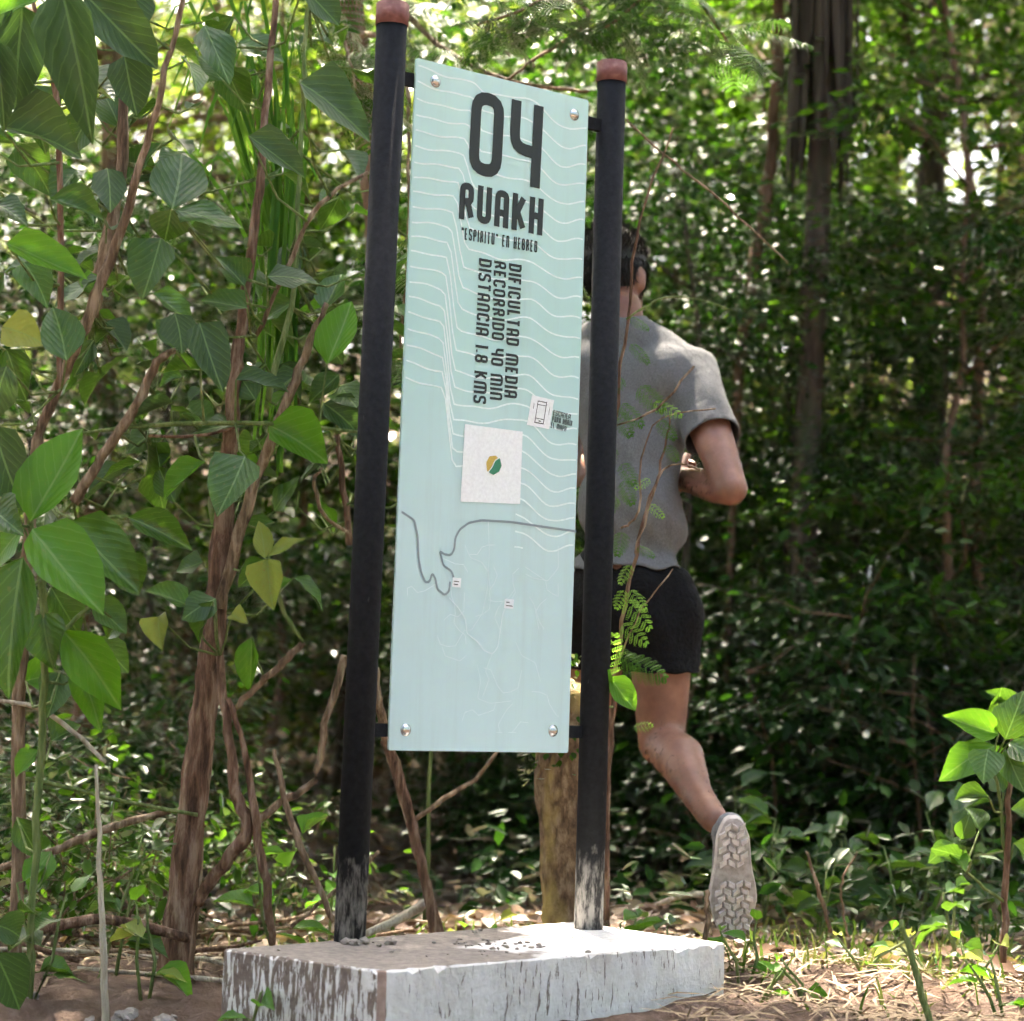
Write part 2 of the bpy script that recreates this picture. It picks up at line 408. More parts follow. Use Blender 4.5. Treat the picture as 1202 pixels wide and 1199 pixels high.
baseL, baseR = P(410, 1113, 4.69), P(691, 1083, 5.09)
topL, topR = P(460, 30, 4.69), P(718, 97, 5.09)
ZT = (baseL.z + baseR.z) / 2      # top of the concrete base
sign = empty('trail_sign', ((baseL.x + baseR.x) / 2, (baseL.y + baseR.y) / 2, ZT - .13), 'pale turquoise trail sign 04 on two black posts set in a white concrete base', 'sign')
def post(b0, t0, r=.0305):
    b0 = Vector((b0.x, b0.y, ZT)); ax = (t0 - b0).normalized(); h = (t0 - b0).length
    bm = bmesh.new(); bmesh.ops.create_cone(bm, cap_ends=True, segments=40, radius1=r, radius2=r, depth=h + .1, matrix=Matrix.Translation((0, 0, h / 2 - .05)))
    o = bm_obj('post', bm, M_post, None, True)
    q = ax.to_track_quat('Z', 'Y').to_matrix().to_4x4(); q.translation = b0
    o.matrix_world = q
    o.parent = sign; o.matrix_parent_inverse = Matrix.Translation(-Vector(sign.location))
    bm = bmesh.new(); rc = r * 1.07
    bmesh.ops.create_cone(bm, cap_ends=True, segments=40, radius1=rc, radius2=rc, depth=.048)
    bmesh.ops.bevel(bm, geom=[e for e in bm.edges if e.calc_length() < rc], offset=.003, segments=2, affect='EDGES')
    c = bm_obj('cap', bm, M_cap, o, True); c.location = (0, 0, h + .020); c['label'] = 'red oxide cap on post top'
    for f in c.data.polygons:
        f.use_smooth = abs(f.normal.z) < .9
    return o, ax
pL, axL = post(baseL, topL); pR, axR = post(baseR, topR)

def box_frame(name, o, ax_, ay_, az_, mat, parent, bev=.0):
    bm = bmesh.new(); bmesh.ops.create_cube(bm, size=1)
    for vv in bm.verts:
        c = vv.co; vv.co = o + ax_ * c.x + ay_ * c.y + az_ * c.z
    if bev: bmesh.ops.bevel(bm, geom=list(bm.edges), offset=bev, segments=2, affect='EDGES')
    bmesh.ops.recalc_face_normals(bm, faces=bm.faces)
    return adopt(bm_obj(name, bm, mat), parent)
# panel: 4 mm sheet with slightly rounded corners
bm = bmesh.new()
cor = [(0, 0), (1, 0), (1, 1), (0, 1)]
rc = .006; ring = []
pc = [uvp(456, 881), uvp(667, 884), uvp(691, 118), uvp(489, 68)]
for i in range(4):
    c = np.array(pc[i]); a = np.array(pc[i - 1]) - c; bb = np.array(pc[(i + 1) % 4]) - c
    a = a / np.linalg.norm(a); bb = bb / np.linalg.norm(bb)
    for s in range(5):
        t = s / 4; ring.append(c + a * rc * (1 - t) ** 2 + bb * rc * t ** 2)
f = bm.faces.new([bm.verts.new(pan(u, v)) for u, v in ring])
g = bmesh.ops.extrude_face_region(bm, geom=[f]); bmesh.ops.translate(bm, vec=-nrm_s * .005, verts=[e for e in g['geom'] if isinstance(e, bmesh.types.BMVert)])
bmesh.ops.recalc_face_normals(bm, faces=bm.faces)
panel = adopt(bm_obj('panel', bm, M_panel), sign); panel['label'] = 'pale turquoise printed panel with white contour lines'

# brackets between the posts and the panel, and the bolts
def bracket(px, py, b0, ax):
    p = on_panel(px, py, -.012); q = b0 + ax * ((p - b0).dot(ax)); q = q - nrm_s * (q - p).dot(nrm_s); d = q - p   # flat bar behind the panel
    box_frame('bracket', (p + q) / 2, d, ax * .026, nrm_s * .012, M_post, sign, .0)
for px, py, b0, ax in ((511, 99, baseL, axL), (674, 139, baseR, axR), (476, 858, baseL, axL), (648, 859, baseR, axR)): bracket(px, py, b0, ax)
for px, py in ((511, 96), (674, 135), (476, 857), (649, 858)):
    bm = bmesh.new(); bmesh.ops.create_uvsphere(bm, u_segments=16, v_segments=8, radius=.0105)
    bmesh.ops.delete(bm, geom=[v for v in bm.verts if v.co.z < -.001], context='VERTS')
    for v in bm.verts: v.co.z *= .7
    bmesh.ops.create_cone(bm, cap_ends=True, segments=20, radius1=.0125, radius2=.012, depth=.002)
    o = bm_obj('bolt', bm, M_bolt, None, True)
    q = nrm_s.to_track_quat('Z', 'Y').to_matrix().to_4x4(); q.translation = on_panel(px, py, .001); o.matrix_world = q
    o.parent = sign; o.matrix_parent_inverse = Matrix.Translation(-Vector(sign.location))

# ---- printing on the panel
def rounded(pts, r, closed):
    pts = [np.array(p, float) for p in pts]; out = []; n = len(pts)
    for i, p in enumerate(pts):
        if (not closed and i in (0, n - 1)) or r <= 0: out.append(p); continue
        a = pts[i - 1] - p; b = pts[(i + 1) % n] - p; la, lb = np.linalg.norm(a), np.linalg.norm(b)
        rr = min(r, la * .48, lb * .48)
        for s in range(5):
            t = s / 4; out.append(p + a / la * rr * (1 - t) ** 2 + b / lb * rr * t ** 2)
    return out
def strip(pts, t, closed, off, V, Fc, maxmit=1.6):
    n = len(pts); base = len(V)
    for i, p in enumerate(pts):
        d1 = p - pts[i - 1] if (closed or i) else pts[1] - p
        d2 = pts[(i + 1) % n] - p if (closed or i < n - 1) else d1
        d1 = d1 / max(np.linalg.norm(d1), 1e-9); d2 = d2 / max(np.linalg.norm(d2), 1e-9)
        n1 = np.array([-d1[1], d1[0]]); n2 = np.array([-d2[1], d2[0]]); m_ = n1 + n2; m_ = m_ / max(np.linalg.norm(m_), 1e-6)
        k = min(maxmit, 1 / max(m_.dot(n1), .3)) * t / 2
        V.append(pan(*(p + m_ * k), off)); V.append(pan(*(p - m_ * k), off))
    for i in range(n if closed else n - 1):
        j = (i + 1) % n
        Fc.append((base + 2 * i, base + 2 * i + 1, base + 2 * j + 1, base + 2 * j))
def sharp(*p): return p
G = {
 '0': (1, [('c', [(0, 0), (0, 1), (1, 1), (1, 0)])]), '4': (1, [('o', [(0, 1), (0, .42), (1, .40)]), ('o', [(1, 1.0), (1, 0)])]),
 'R': (1, [('o', [(0, 0), (0, 1), (.96, 1), (.96, .50), (.12, .50)]), ('s', [(.52, .46), (.70, .40), (1.06, 0)])]),
 'U': (1, [('o', [(0, 1), (0, 0), (1, 0), (1, 1)])]), 'A': (1, [('o', [(0, 0), (0, 1), (1, 1), (1, 0)]), ('o', [(0, .36), (1, .36)])]),
 'K': (1, [('s', [(0, 0), (0, 1)]), ('s', [(.05, .42), (.35, .55), (.95, 1)]), ('s', [(.30, .52), (1, 0)])]),
 'H': (1, [('s', [(0, 0), (0, 1)]), ('s', [(1, 0), (1, 1)]), ('s', [(0, .5), (1, .5)])]),
 'E': (.85, [('s', [(1, 1), (0, 1), (0, 0), (1, 0)]), ('s', [(0, .5), (.85, .5)])]),
 'S': (1, [('o', [(1, .80), (1, 1), (0, 1), (0, .53), (1, .47), (1, 0), (0, 0), (0, .2)])]),
 'P': (1, [('o', [(0, 0), (0, 1), (1, 1), (1, .45), (0, .45)])]), 'I': (0, [('s', [(0, 0), (0, 1)])]),
 'T': (1, [('s', [(-.05, 1), (1.05, 1)]), ('s', [(.5, 1), (.5, 0)])]), 'N': (1, [('o', [(0, 0), (0, 1), (1, 1), (1, 0)])]),
 'B': (1, [('o', [(0, .5), (0, 1), (.92, 1), (.92, .52), (0, .52)]), ('o', [(0, .52), (1, .50), (1, 0), (0, 0), (0, .52)])]),
 'O': (1, [('c', [(0, 0), (0, 1), (1, 1), (1, 0)])]), 'D': (1, [('s', [(0, 0), (0, 1)]), ('o', [(0, 1), (1, 1), (1, 0), (0, 0)])]),
 'F': (.85, [('s', [(1, 1), (0, 1), (0, 0)]), ('s', [(0, .5), (.8, .5)])]), 'C': (.95, [('o', [(1, .74), (1, 1), (0, 1), (0, 0), (1, 0), (1, .26)])]),
 'L': (.85, [('s', [(0, 1), (0, 0), (1, 0)])]), 'M': (1.8, [('o', [(0, 0), (0, 1), (1, 1), (1, 0)]), ('s', [(.5, 1), (.5, 0)])]),
 '1': (.25, [('s', [(1, 0), (1, 1)]), ('s', [(0, .97), (1, 1.0)])]), '8': (1, [('c', [(0, 0), (0, .5), (1, .5), (1, 0)]), ('c', [(.05, .5), (.05, 1), (.95, 1), (.95, .5)])]),
 '.': (0, [('s', [(0, -.02), (0, .10)])]), '"': (.45, [('s', [(0, .8), (0, 1.05)]), ('s', [(1, .8), (1, 1.05)])]), ' ': (.35, []),
}
def text(name, s, org, ex, ey, length, height, thick, gap=None, cw=None, round_k=1.1):
    """org = lower left of the line; ex, ey 2-D unit vectors on the panel; fitted to length"""
    gap = gap if gap is not None else thick * .75
    units = sum(G[c][0] for c in s); cw = (length - len(s) * thick - (len(s) - 1) * gap) / units
    V, Fc = [], []; x = 0; h = height - thick
    ex = np.array(ex); ey = np.array(ey); org = np.array(org)
    for c in s:
        gw, strokes = G[c]; w = gw * cw
        for k, (kind, pts) in enumerate(strokes):
            q = [(x + thick / 2 + a * w, thick / 2 + b_ * h) for a, b_ in pts]
            # straight ends run to the full height
            q = [(a, (b_ + (thick / 2 if pb >= 1 else -thick / 2)) if (kind != 'c' and i in (0, len(pts) - 1) and pb in (0, 1, 1.0) and abs(pts[i][0] - pts[(1 if i == 0 else -2)][0]) < .01) else b_)
                 for i, ((a, b_), (pa, pb)) in enumerate(zip(q, pts))]
            q = rounded(q, thick * round_k if kind != 's' else 0, kind == 'c')
            strip([org + ex * a + ey * b_ for a, b_ in q], thick, kind == 'c', .0012 + .0002 * k, V, Fc)
        x += w + thick + gap
    o = adopt(mesh_obj(name, V, Fc, M_ink), panel); o.matrix_parent_inverse = Matrix.Identity(4)
    return o
def line_of(name, s, pbl, pbr, ptl, thick_k, **kw):
    """pbl, pbr: baseline start and end pixels; ptl: top at the start, all on the panel"""
    a, b_, c = (np.array(uvp(*p)) for p in (pbl, pbr, ptl))
    ex = (b_ - a); ln = np.linalg.norm(ex); ex /= ln; ey = (c - a); ey = ey - ex * ey.dot(ex); h = np.linalg.norm(ey); ey /= h
    return text(name, s, a, ex, ey, ln, h, h * thick_k, **kw)
line_of('lettering', '04', (549, 203), (633, 222), (552, 104), .15, gap=.018, round_k=1.4)
line_of('lettering', 'RUAKH', (538, 257), (636, 277), (540, 213), .185, gap=.0085)
line_of('lettering', '"ESPIRITU" EN HEBREO', (541, 281), (630, 297), (542, 267), .13, gap=.0034)
line_of('lettering', 'DIFICULTAD MEDIA', (597, 309), (591.5, 466.5), (612, 312), .165, gap=.0040)
line_of('lettering', 'RECORRIDO 40 MIN', (579.5, 306), (574.5, 469), (594, 309), .165, gap=.0040)
line_of('lettering', 'DISTANCIA 1.8 KMS', (562, 303), (555, 473), (577, 306), .165, gap=.0040)

def print_obj(name, polys, mat, off=.0007, label=None):
    V, Fc = [], []
    for pts, t, closed in polys: strip([np.array(p) for p in pts], t, closed, off, V, Fc)
    o = adopt(mesh_obj(name, V, Fc, mat), panel); o.matrix_parent_inverse = Matrix.Identity(4)
    if label: o['label'] = label
    return o
# contour lines: level on the left, a steep fall, level again, a wave on the right
polys = []
for k in range(31):
    y0 = PH * .985 - k * .0315
    drop = .02 + min(k, 14) * .0095
    pts = []
    for i in range(41):
        t = i / 40
        xd = .265 + .05 * math.sin(k * .19 + 2) - .0018 * k
        y = y0 - .018 * t - drop * float(sstep(xd, xd + .085, t)) - .006 * math.sin(t * 9 + k * .3)
        y += .012 * float(sstep(.45, .66, t)) - .030 * float(sstep(.68, .86, t)) + .010 * float(sstep(.88, .99, t)) + .0016 * math.sin(t * 31 + k * 1.7)
        pts.append((PW * (0.004 + .992 * t) + 0.0, y + .006))
    left_only = k > 17
    if k > 20: pts = [p for p in pts if p[0] > PW * .64] if k < 30 else []
    if k in (27, 28): pts = [p for p in pts if p[0] > PW * .70]
    seg_ = []
    vmin = PH * .30
    for u, v in pts:
        uR = pc[1][0] + (pc[2][0] - pc[1][0]) * v / PH - .0025; uL = pc[0][0] + (pc[3][0] - pc[0][0]) * v / PH + .0025
        u = uL + (uR - uL) * u / PW
        if v < PH - .006 - (pc[3][1] - pc[2][1]) * u / PW and v > vmin: seg_.append((u, v))
    if len(seg_) > 2: polys.append((seg_, .0034, False))
print_obj('contour_lines', polys, M_white, .0006)
road1 = [(457 + 14, 601), (486, 611), (490, 630), (491, 655), (494, 672), (499, 684), (504, 683), (507, 673), (511, 680), (513, 692), (522, 699), (527, 694), (528, 683)]
road2 = [(676, 624), (640, 619), (600, 613), (565, 611), (550, 614), (539, 622), (534, 632), (533, 645), (529, 652), (521, 651), (516, 647), (520, 664), (530, 671), (532, 678)]
print_obj('road_line', [(rounded([uvp(*p) for p in r_], .006, False), .0048, False) for r_ in (road1, road2)], M_road, .0010, 'grey road line on the map')
trail = [(527, 702), (538, 714), (546, 727), (548, 744), (560, 753), (568, 764), (578, 768), (584, 760), (587, 740), (590, 720), (594, 712)]
t2 = [(545, 640), (552, 655), (565, 660), (573, 672), (575, 690)]; t3 = [(573, 612), (574, 650), (572, 690), (566, 720), (556, 735)]
t4 = [(560, 780), (564, 800), (560, 820), (575, 826), (600, 823)]; t5 = [(605, 754), (612, 770), (628, 778), (634, 800)]
print_obj('trail_lines', [(rounded([uvp(*p) for p in trail], .006, False), .0026, False)] + [(rounded([uvp(*p) for p in q], .006, False), .0011, False) for q in (t2, t3, t4, t5)], M_pline, .0010)
net = []
for k in range(20):
    q = [random.uniform(505, 640), random.uniform(640, 850)]; an_ = random.uniform(0, 6.28); w_l = [uvp(*q)]
    for s_ in range(random.randint(4, 8)):
        an_ += random.choice([-.9, -.3, .3, .9, 0]); q = [min(max(q[0] + math.cos(an_) * 9, 478), 655), min(max(q[1] + math.sin(an_) * 11, 640), 860)]; w_l.append(uvp(*q))
    net.append((w_l, .0013, False))
print_obj('street_lines', net, M_pline, .0008)
def quad(name, pts, mat, off):
    o = adopt(mesh_obj(name, [on_panel(*p, off) for p in pts], [tuple(range(len(pts)))], mat), panel)
    o.matrix_parent_inverse = Matrix.Identity(4); return o
q = quad('white_sticker', [(540, 589), (545, 498), (613, 507), (610, 592)], M_sticker, .0016); q['label'] = 'blank white square sticker with small leaf emblem'
lg = [(570, 543), (574, 536), (581, 535), (586, 540), (587, 548), (584, 554), (577, 557), (571, 553)]
quad('emblem', lg, M_ly, .0021); quad('emblem', [(572, 554), (576, 548), (580, 541), (586, 538), (588, 547), (585, 554), (578, 558)], M_lg, .0024)
M_lw = M_sticker
print_obj('emblem_vein', [(rounded([uvp(*p) for p in [(571, 556), (577, 548), (580, 541), (586, 537)]], .003, False), .0018, False)], M_lw, .0028)
quad('white_sticker', [(618, 499), (624, 464), (650, 470), (644, 504)], M_sticker, .0014)
quad('white_sticker', [(530, 689), (531, 678), (541, 679), (540, 690)], M_sticker, .0014); quad('white_sticker', [(591, 714), (592, 703), (603, 704), (602, 715)], M_sticker, .0014)
ph = [(627, 496), (631, 471), (641, 473), (637, 498)]
print_obj('phone_icon', [([uvp(*p) for p in ph], .0018, True), ([uvp(*p) for p in ((627.8, 491), (637.8, 493))], .0014, False), ([uvp(*p) for p in ((630.4, 475), (640.5, 477))], .0014, False),
                         ([uvp(*p) for p in ((631.5, 494.3), (634.0, 494.8))], .0018, False), ([uvp(*p) for p in ((626.5, 473), (625.3, 480))], .0011, False), ([uvp(*p) for p in ((644.5, 479), (643.3, 487))], .0011, False)], M_ink, .0020)
line_of('lettering', 'ESCANEA', (648.5, 487.5), (669, 493), (650, 481.5), .15, gap=.0014)
line_of('lettering', 'PARA ABRIR', (647.5, 495), (671, 501), (649, 488.5), .15, gap=.0014)
line_of('lettering', 'EL MAPA', (646, 502), (664, 507), (647.5, 496), .15, gap=.0014)
print_obj('tag_print', [([uvp(*p) for p in s_], .0020, False) for s_ in (((532, 682.5), (538, 683.2)), ((532, 686), (537, 686.6)), ((593.5, 707), (597.5, 707.5)), ((593.3, 711), (601, 711.8)))], M_ink, .0020)

# ---- concrete base with flaking paint
def on_z(px, py, z):
    r = ray(px, py); return CAM + r * ((z - CAM.z) / r.z)
cl, cf, cr, cb = on_z(258, 1114, ZT), on_z(449, 1140, ZT), on_z(855, 1107, ZT), on_z(668, 1082, ZT)
m, nt, b = new_mat('white_flaking_paint'); M_paint = m
tc = N(nt, 'ShaderNodeTexCoord'); 
vst = mapping(nt, (1, 1, .16)); nst = noise(nt, 120, 5, vst, .7); nb = noise(nt, 3.5, 3, mapping(nt, (1, 1, 1)))
conc = ramp(nt, noise(nt, 60, 6, mapping(nt, (1, 1, 1))), [(.3, (.10, .072, .057)), (.7, (.19, .148, .122))])
geo = N(nt, 'ShaderNodeNewGeometry'); spn = N(nt, 'ShaderNodeSeparateXYZ'); nt.links.new(geo.outputs['Normal'], spn.inputs[0])
wearside = ramp(nt, math_n(nt, 'MULTIPLY_ADD', spn.outputs[0], -.5, .5), [(.45, (0, 0, 0)), (.62, (1, 1, 1))])   # the left face has lost most of its paint
thr = math_n(nt, 'ADD', math_n(nt, 'MULTIPLY', nb, .35), math_n(nt, 'MULTIPLY_ADD', wearside, .165, -.05))
mask = ramp(nt, math_n(nt, 'ADD', math_n(nt, 'SUBTRACT', thr, nst), .5), [(.24, (0, 0, 0)), (.27, (1, 1, 1))])
M_white_c = ramp(nt, noise(nt, 12, 4, mapping(nt, (1, 1, 1))), [(.3, (.56, .55, .53)), (.7, (.72, .71, .69))])
M_white_c = mixc(nt, ramp(nt, noise(nt, 7, 6, mapping(nt, (1, 1, .5)), .7), [(.42, (0, 0, 0)), (.72, (.75, .75, .75))]), M_white_c, (.34, .30, .26))
nt.links.new(mixc(nt, mask, M_white_c, conc), b.inputs['Base Color']); b.inputs['Roughness'].default_value = .75
bump(nt, b, math_n(nt, 'SUBTRACT', noise(nt, 80, 4, mapping(nt, (1, 1, 1))), math_n(nt, 'MULTIPLY', mask, .6)), .45, .006)
m, nt, b = new_mat('worn_concrete_top'); M_top = m
n1 = noise(nt, 5, 6, mapping(nt, (1, 1, 1)), .65); n2 = noise(nt, 70, 5, mapping(nt, (1, 1, 1)))
dirtc = ramp(nt, n2, [(.3, (.12, .098, .082)), (.7, (.25, .21, .18))]); whitec = ramp(nt, n2, [(.3, (.50, .46, .43)), (.7, (.70, .67, .64))])
sp = N(nt, 'ShaderNodeSeparateXYZ'); tc = N(nt, 'ShaderNodeTexCoord'); nt.links.new(tc.outputs['Object'], sp.inputs[0])
g1 = math_n(nt, 'ADD', math_n(nt, 'MULTIPLY', sp.outputs[0], .9), n1)
nt.links.new(mixc(nt, ramp(nt, g1, [(.50, (0, 0, 0)), (.58, (1, 1, 1))]), dirtc, whitec), b.inputs['Base Color'])
b.inputs['Roughness'].default_value = .9; bump(nt, b, n2, .5, .008)
M_edge = mat_noise('bare_edge', [(.3, (.24, .16, .13)), (.7, (.38, .27, .22))], 50, .85, .3)
bm = bmesh.new()
quadc = [cl, cf, cr, cb]; ch = .011; ring = []
for i in range(4):
    c = quadc[i]; pv = (quadc[i - 1] - c).normalized(); nx_c = quadc[(i + 1) % 4]; n_ = (nx_c - c); ln = n_.length; n_ = n_ / ln
    inw = Vector((-n_.y, n_.x, 0)); inw = inw if inw.dot((cl + cf + cr + cb) / 4 - c) > 0 else -inw
    ring.append((c + pv * ch, 2, inw)); m_ = max(4, int(ln / .016))
    for k in range(m_ + 1):
        s_ = ch + (ln - 2 * ch) * k / m_
        ring.append((c + n_ * s_, 0, inw))
    ring.pop()
    ring.append((c + n_ * (ln - ch * 1.02), 0, inw))
lay = [[], [], [], []]
for p, mi, inw in ring:
    chip = random.random(); k = random.uniform(.003, .006) + (random.uniform(.004, .012) if chip < .09 else 0)
    lay[0].append(bm.verts.new((p.x + inw.x * k, p.y + inw.y * k, ZT + random.uniform(-.0012, .0004))))
    lay[1].append(bm.verts.new((p.x + inw.x * k * .25, p.y + inw.y * k * .25, ZT - k * .8)))
    lay[2].append(bm.verts.new((p.x, p.y, ZT - .06))); lay[3].append(bm.verts.new((p.x, p.y, ZT - .30)))
bm.faces.new(lay[0]).material_index = 1
for r_i in range(3):
    for i in range(len(ring)):
        j = (i + 1) % len(ring); f = bm.faces.new((lay[r_i][i], lay[r_i + 1][i], lay[r_i + 1][j], lay[r_i][j])); f.material_index = 2 if ring[i][1] == 2 else 0
bmesh.ops.recalc_face_normals(bm, faces=bm.faces)
base = adopt(bm_obj('concrete_base', bm, M_paint, None, False, [M_top, M_edge]), sign); base['label'] = 'low concrete base with flaking white paint'
# crumbs of soil on the base
V, Fc = [], []
def crumb(p, r):
    bmx = bmesh.new(); bmesh.ops.create_icosphere(bmx, subdivisions=1, radius=r)
    b0 = len(V)
    for v in bmx.verts: V.append(Vector(p) + Vector((v.co.x * random.uniform(.7, 1.4), v.co.y * random.uniform(.7, 1.4), v.co.z * random.uniform(.4, .9))))
    for f in bmx.faces: Fc.append([b0 + v.index for v in f.verts])
    bmx.free()
for k in range(70):
    t, s = random.random(), random.random()
    if random.random() < .75: t = random.gauss(.50, .06); s = random.gauss(.55, .15)
    t = min(max(t, .03), .97); s = min(max(s, .05), .95)
    p = (cl.lerp(cb, t)).lerp(cf.lerp(cr, t), s); crumb((p.x, p.y, ZT + .001), random.choice([.0015, .002, .002, .003, .004, .006]))
for k in range(15): crumb(Vector((baseL.x, baseL.y, ZT)) + Vector((random.gauss(.012, .03), -.030 - abs(random.gauss(0, .02)), .003)), random.choice([.003, .004, .006, .013]))
crumbs = mesh_obj('soil_crumbs', V, Fc, mat_noise('crumb', [(.3, (.11, .085, .07)), (.7, (.30, .26, .22))], 40)); tag(crumbs, 'loose soil crumbs scattered on the concrete base', 'soil', None, 'stuff')

# ------------------------------------------------------------------ broad leaves (one object each)
def make_leaf(name, prof, fold, droop, twist, mat):
    n = 6; V, Fc, uv = [], [], []; p1, p2 = random.uniform(0, 6), random.uniform(.03, .075); bend = random.uniform(-.06, .06)
    for i in range(n + 1):
        t = i / n; w = prof(t) * (1 + random.uniform(-.06, .06))
        for j, u in enumerate((-1, -.5, 0, .5, 1)):
            z = abs(u) * w * fold - droop * t * t + p2 * math.sin(t * 9 + u * 3 + p1) * abs(u) * w + twist * u * w * t
            V.append((u * w * .5 * (1 + random.uniform(-.07, .07)) + bend * math.sin(t * 3.1), t + (random.uniform(-.02, .02) if 0 < i < n else 0), z)); uv.append((.5 + u * .5 * max(w, .05), t))
    for i in range(n):
        for j in range(4): Fc.append((i * 5 + j, i * 5 + j + 1, (i + 1) * 5 + j + 1, (i + 1) * 5 + j))
    me = bpy.data.meshes.new(name); me.from_pydata(V, [], Fc)
    l = me.uv_layers.new(name='UVMap')
    for lp in me.loops: l.data[lp.index].uv = uv[lp.vertex_index]
    me.polygons.foreach_set('use_smooth', [True] * len(me.polygons)); me.materials.append(mat); me.update()
    return me
def ovate(t): return max(.02, 1.12 * (math.sin(math.pi * min(t * 1.0, 1) ** .72)) ** .85) if 0 < t < 1 else .02
def lance(t): return max(.02, 1.05 * (math.sin(math.pi * t ** .85)) ** .95) if 0 < t < 1 else .02
def cordate(t): return max(.02, 1.15 * (math.sin(math.pi * t ** .58)) ** .8) if 0 < t < 1 else .02
LEAF = {}
for key, mt in (('g', H_green), ('b', H_bright), ('s', H_grey), ('y', H_yellow)):
    LEAF[key] = [make_leaf('leaf', ovate, .20, .12, .05, mt), make_leaf('leaf', lance, .26, .18, -.06, mt), make_leaf('leaf', cordate, .16, .15, .04, mt), make_leaf('leaf', ovate, .34, .26, -.14, mt), make_leaf('leaf', lance, .12, .30, .12, mt), make_leaf('leaf', cordate, .30, .06, -.08, mt), make_leaf('leaf', ovate, .05, .20, .18, mt)]
def place_leaf(root, B, T, wid, key, tilt=(0, -1, .6), v=None):
    y = T - B; n_ = Vector(tilt).normalized(); yn = y.normalized()
    z = (n_ - yn * n_.dot(yn)).normalized(); x = yn.cross(z)
    Lg = y.length
    o = bpy.data.objects.new('leaf', random.choice(LEAF[key]) if v is None else LEAF[key][v]); C.objects.link(o)
    Mx = Matrix((x * wid, yn * Lg, z * Lg)).transposed().to_4x4(); Mx.translation = B
    o.parent = root; o.matrix_parent_inverse = Matrix.Translation(-Vector(root.location)); o.matrix_basis = Mx
    return o
class Plant:
    def __init__(s, name, loc, label, cat, group=None):
        s.root = empty(name, loc, label, cat, group); s.stems = []; s.V = []; s.F = []
    def stem(s, path, mat, seg=9, name='stem', sub=5, jit=.004):
        pts, r = stem_px(path, sub, jit); s.stems += pts
        return adopt(tube_obj(name, pts, r, mat, None, seg, .10), s.root)
    def petiole(s, B, r=.0022):
        if not s.stems: return
        q = min(s.stems, key=lambda p: (p - B - Vector((0, 0, -.04))).length)
        d = (q - B).length
        if d > .45: return
        mid = (B + q) / 2 + Vector((0, 0, -.03 * d / .2))
        pts = [B.lerp(mid, 0), B.lerp(mid, .55) , mid, mid.lerp(q, .6), q]
        tube_data(pts, [r, r, r * 1.15, r * 1.3, r * 1.5], 5, 0, s.V, s.F)
    def leaf(s, bx, by, tx, ty, w, key='g', d=4.9, dd=None, v=None, pet=True):
        dd = random.uniform(-.06, .05) if dd is None else dd
        B = P(bx, by, d); T = P(tx, ty, d + dd)
        tilt = (random.uniform(-.3, .3), -1, random.uniform(.25, .9))
        place_leaf(s.root, B, T, w / pxm(d) * 1.12, key, tilt, v)
        if pet: s.petiole(B)
    def rand_leaf(s, p, L, key, out=None):
        a = random.uniform(0, 2 * math.pi) if out is None else out
        dv = Vector((math.cos(a), math.sin(a), random.uniform(-.9, .2))).normalized()
        place_leaf(s.root, p, p + dv * L, L * random.uniform(.5, .66), key, (random.gauss(0, .4), random.gauss(-.25, .4), 1))
        s.petiole(p)
    def done(s, mat):
        if s.V: adopt(mesh_obj('petioles', s.V, s.F, mat, None, True), s.root)['kind'] = 'stuff'
def gpos(px, d):
    p = P(px, 800, d); return Vector((p.x, p.y, gzf(p.x, p.y)))

# shrub A: the main woody stem left of the posts
A = Plant('woody_shrub', gpos(207, 5.05), 'tall woody shrub with peeling reddish stem left of the left post', 'shrub')
A.stem([(202, 1175, 5.05, 40), (212, 1060, 5.05, 36), (224, 960, 5.05, 34), (240, 830, 5.06, 31), (254, 700, 5.08, 26), (264, 590, 5.1, 23), (274, 470, 5.1, 17), (284, 385, 5.12, 14), (300, 260, 5.12, 11), (312, 130, 5.15, 9), (326, -25, 5.2, 7)], B_red, 12, 'trunk', 7, .003)
A.stem([(222, 1150, 5.12, 14), (232, 1000, 5.12, 14), (246, 850, 5.12, 13), (258, 720, 5.11, 13)], B_tan, 8)
A.stem([(258, 715, 5.06, 15), (280, 630, 5.05, 15), (302, 560, 5.03, 14), (335, 475, 5.0, 12), (360, 410, 5.0, 10), (384, 356, 5.0, 7)], B_tan)
A.stem([(258, 770, 5.0, 10), (268, 860, 4.98, 11), (277, 930, 4.97, 14), (291, 975, 4.97, 17), (262, 1015, 5.0, 15), (232, 1060, 5.04, 14)], B_red)
A.stem([(291, 972, 4.97, 12), (330, 942, 4.99, 9), (368, 916, 5.0, 8), (382, 850, 5.0, 9), (405, 770, 5.0, 10)], B_tan)
A.stem([(268, 820, 4.96, 6), (290, 900, 4.96, 8), (303, 990, 4.96, 11), (316, 1060, 4.97, 10), (320, 1110, 5.0, 8)], B_red)
A.stem([(268, 838, 5.0, 6), (300, 808, 4.98, 8), (332, 778, 4.96, 9), (356, 755, 4.95, 8)], B_tan)
A.stem([(92, 509, 4.92, 4), (160, 501, 4.93, 5), (240, 497, 4.94, 6), (330, 498, 4.95, 5), (425, 508, 4.97, 4)], B_green, 6)
A.stem([(175, 512, 4.95, 4), (230, 512, 4.95, 4), (275, 502, 4.95, 3)], B_red, 6)
A.stem([(410, 640, 5.1, 9), (402, 560, 5.1, 8), (395, 510, 5.1, 6)], B_red, 6); A.stem([(410, 625, 5.08, 4), (380, 605, 5.06, 5), (370, 565, 5.05, 5), (378, 550, 5.05, 3)], B_tan, 6)
A.stem([(300, 395, 5.05, 6), (345, 300, 5.05, 6), (375, 240, 5.05, 6), (432, 203, 5.08, 5)], B_tan, 6)
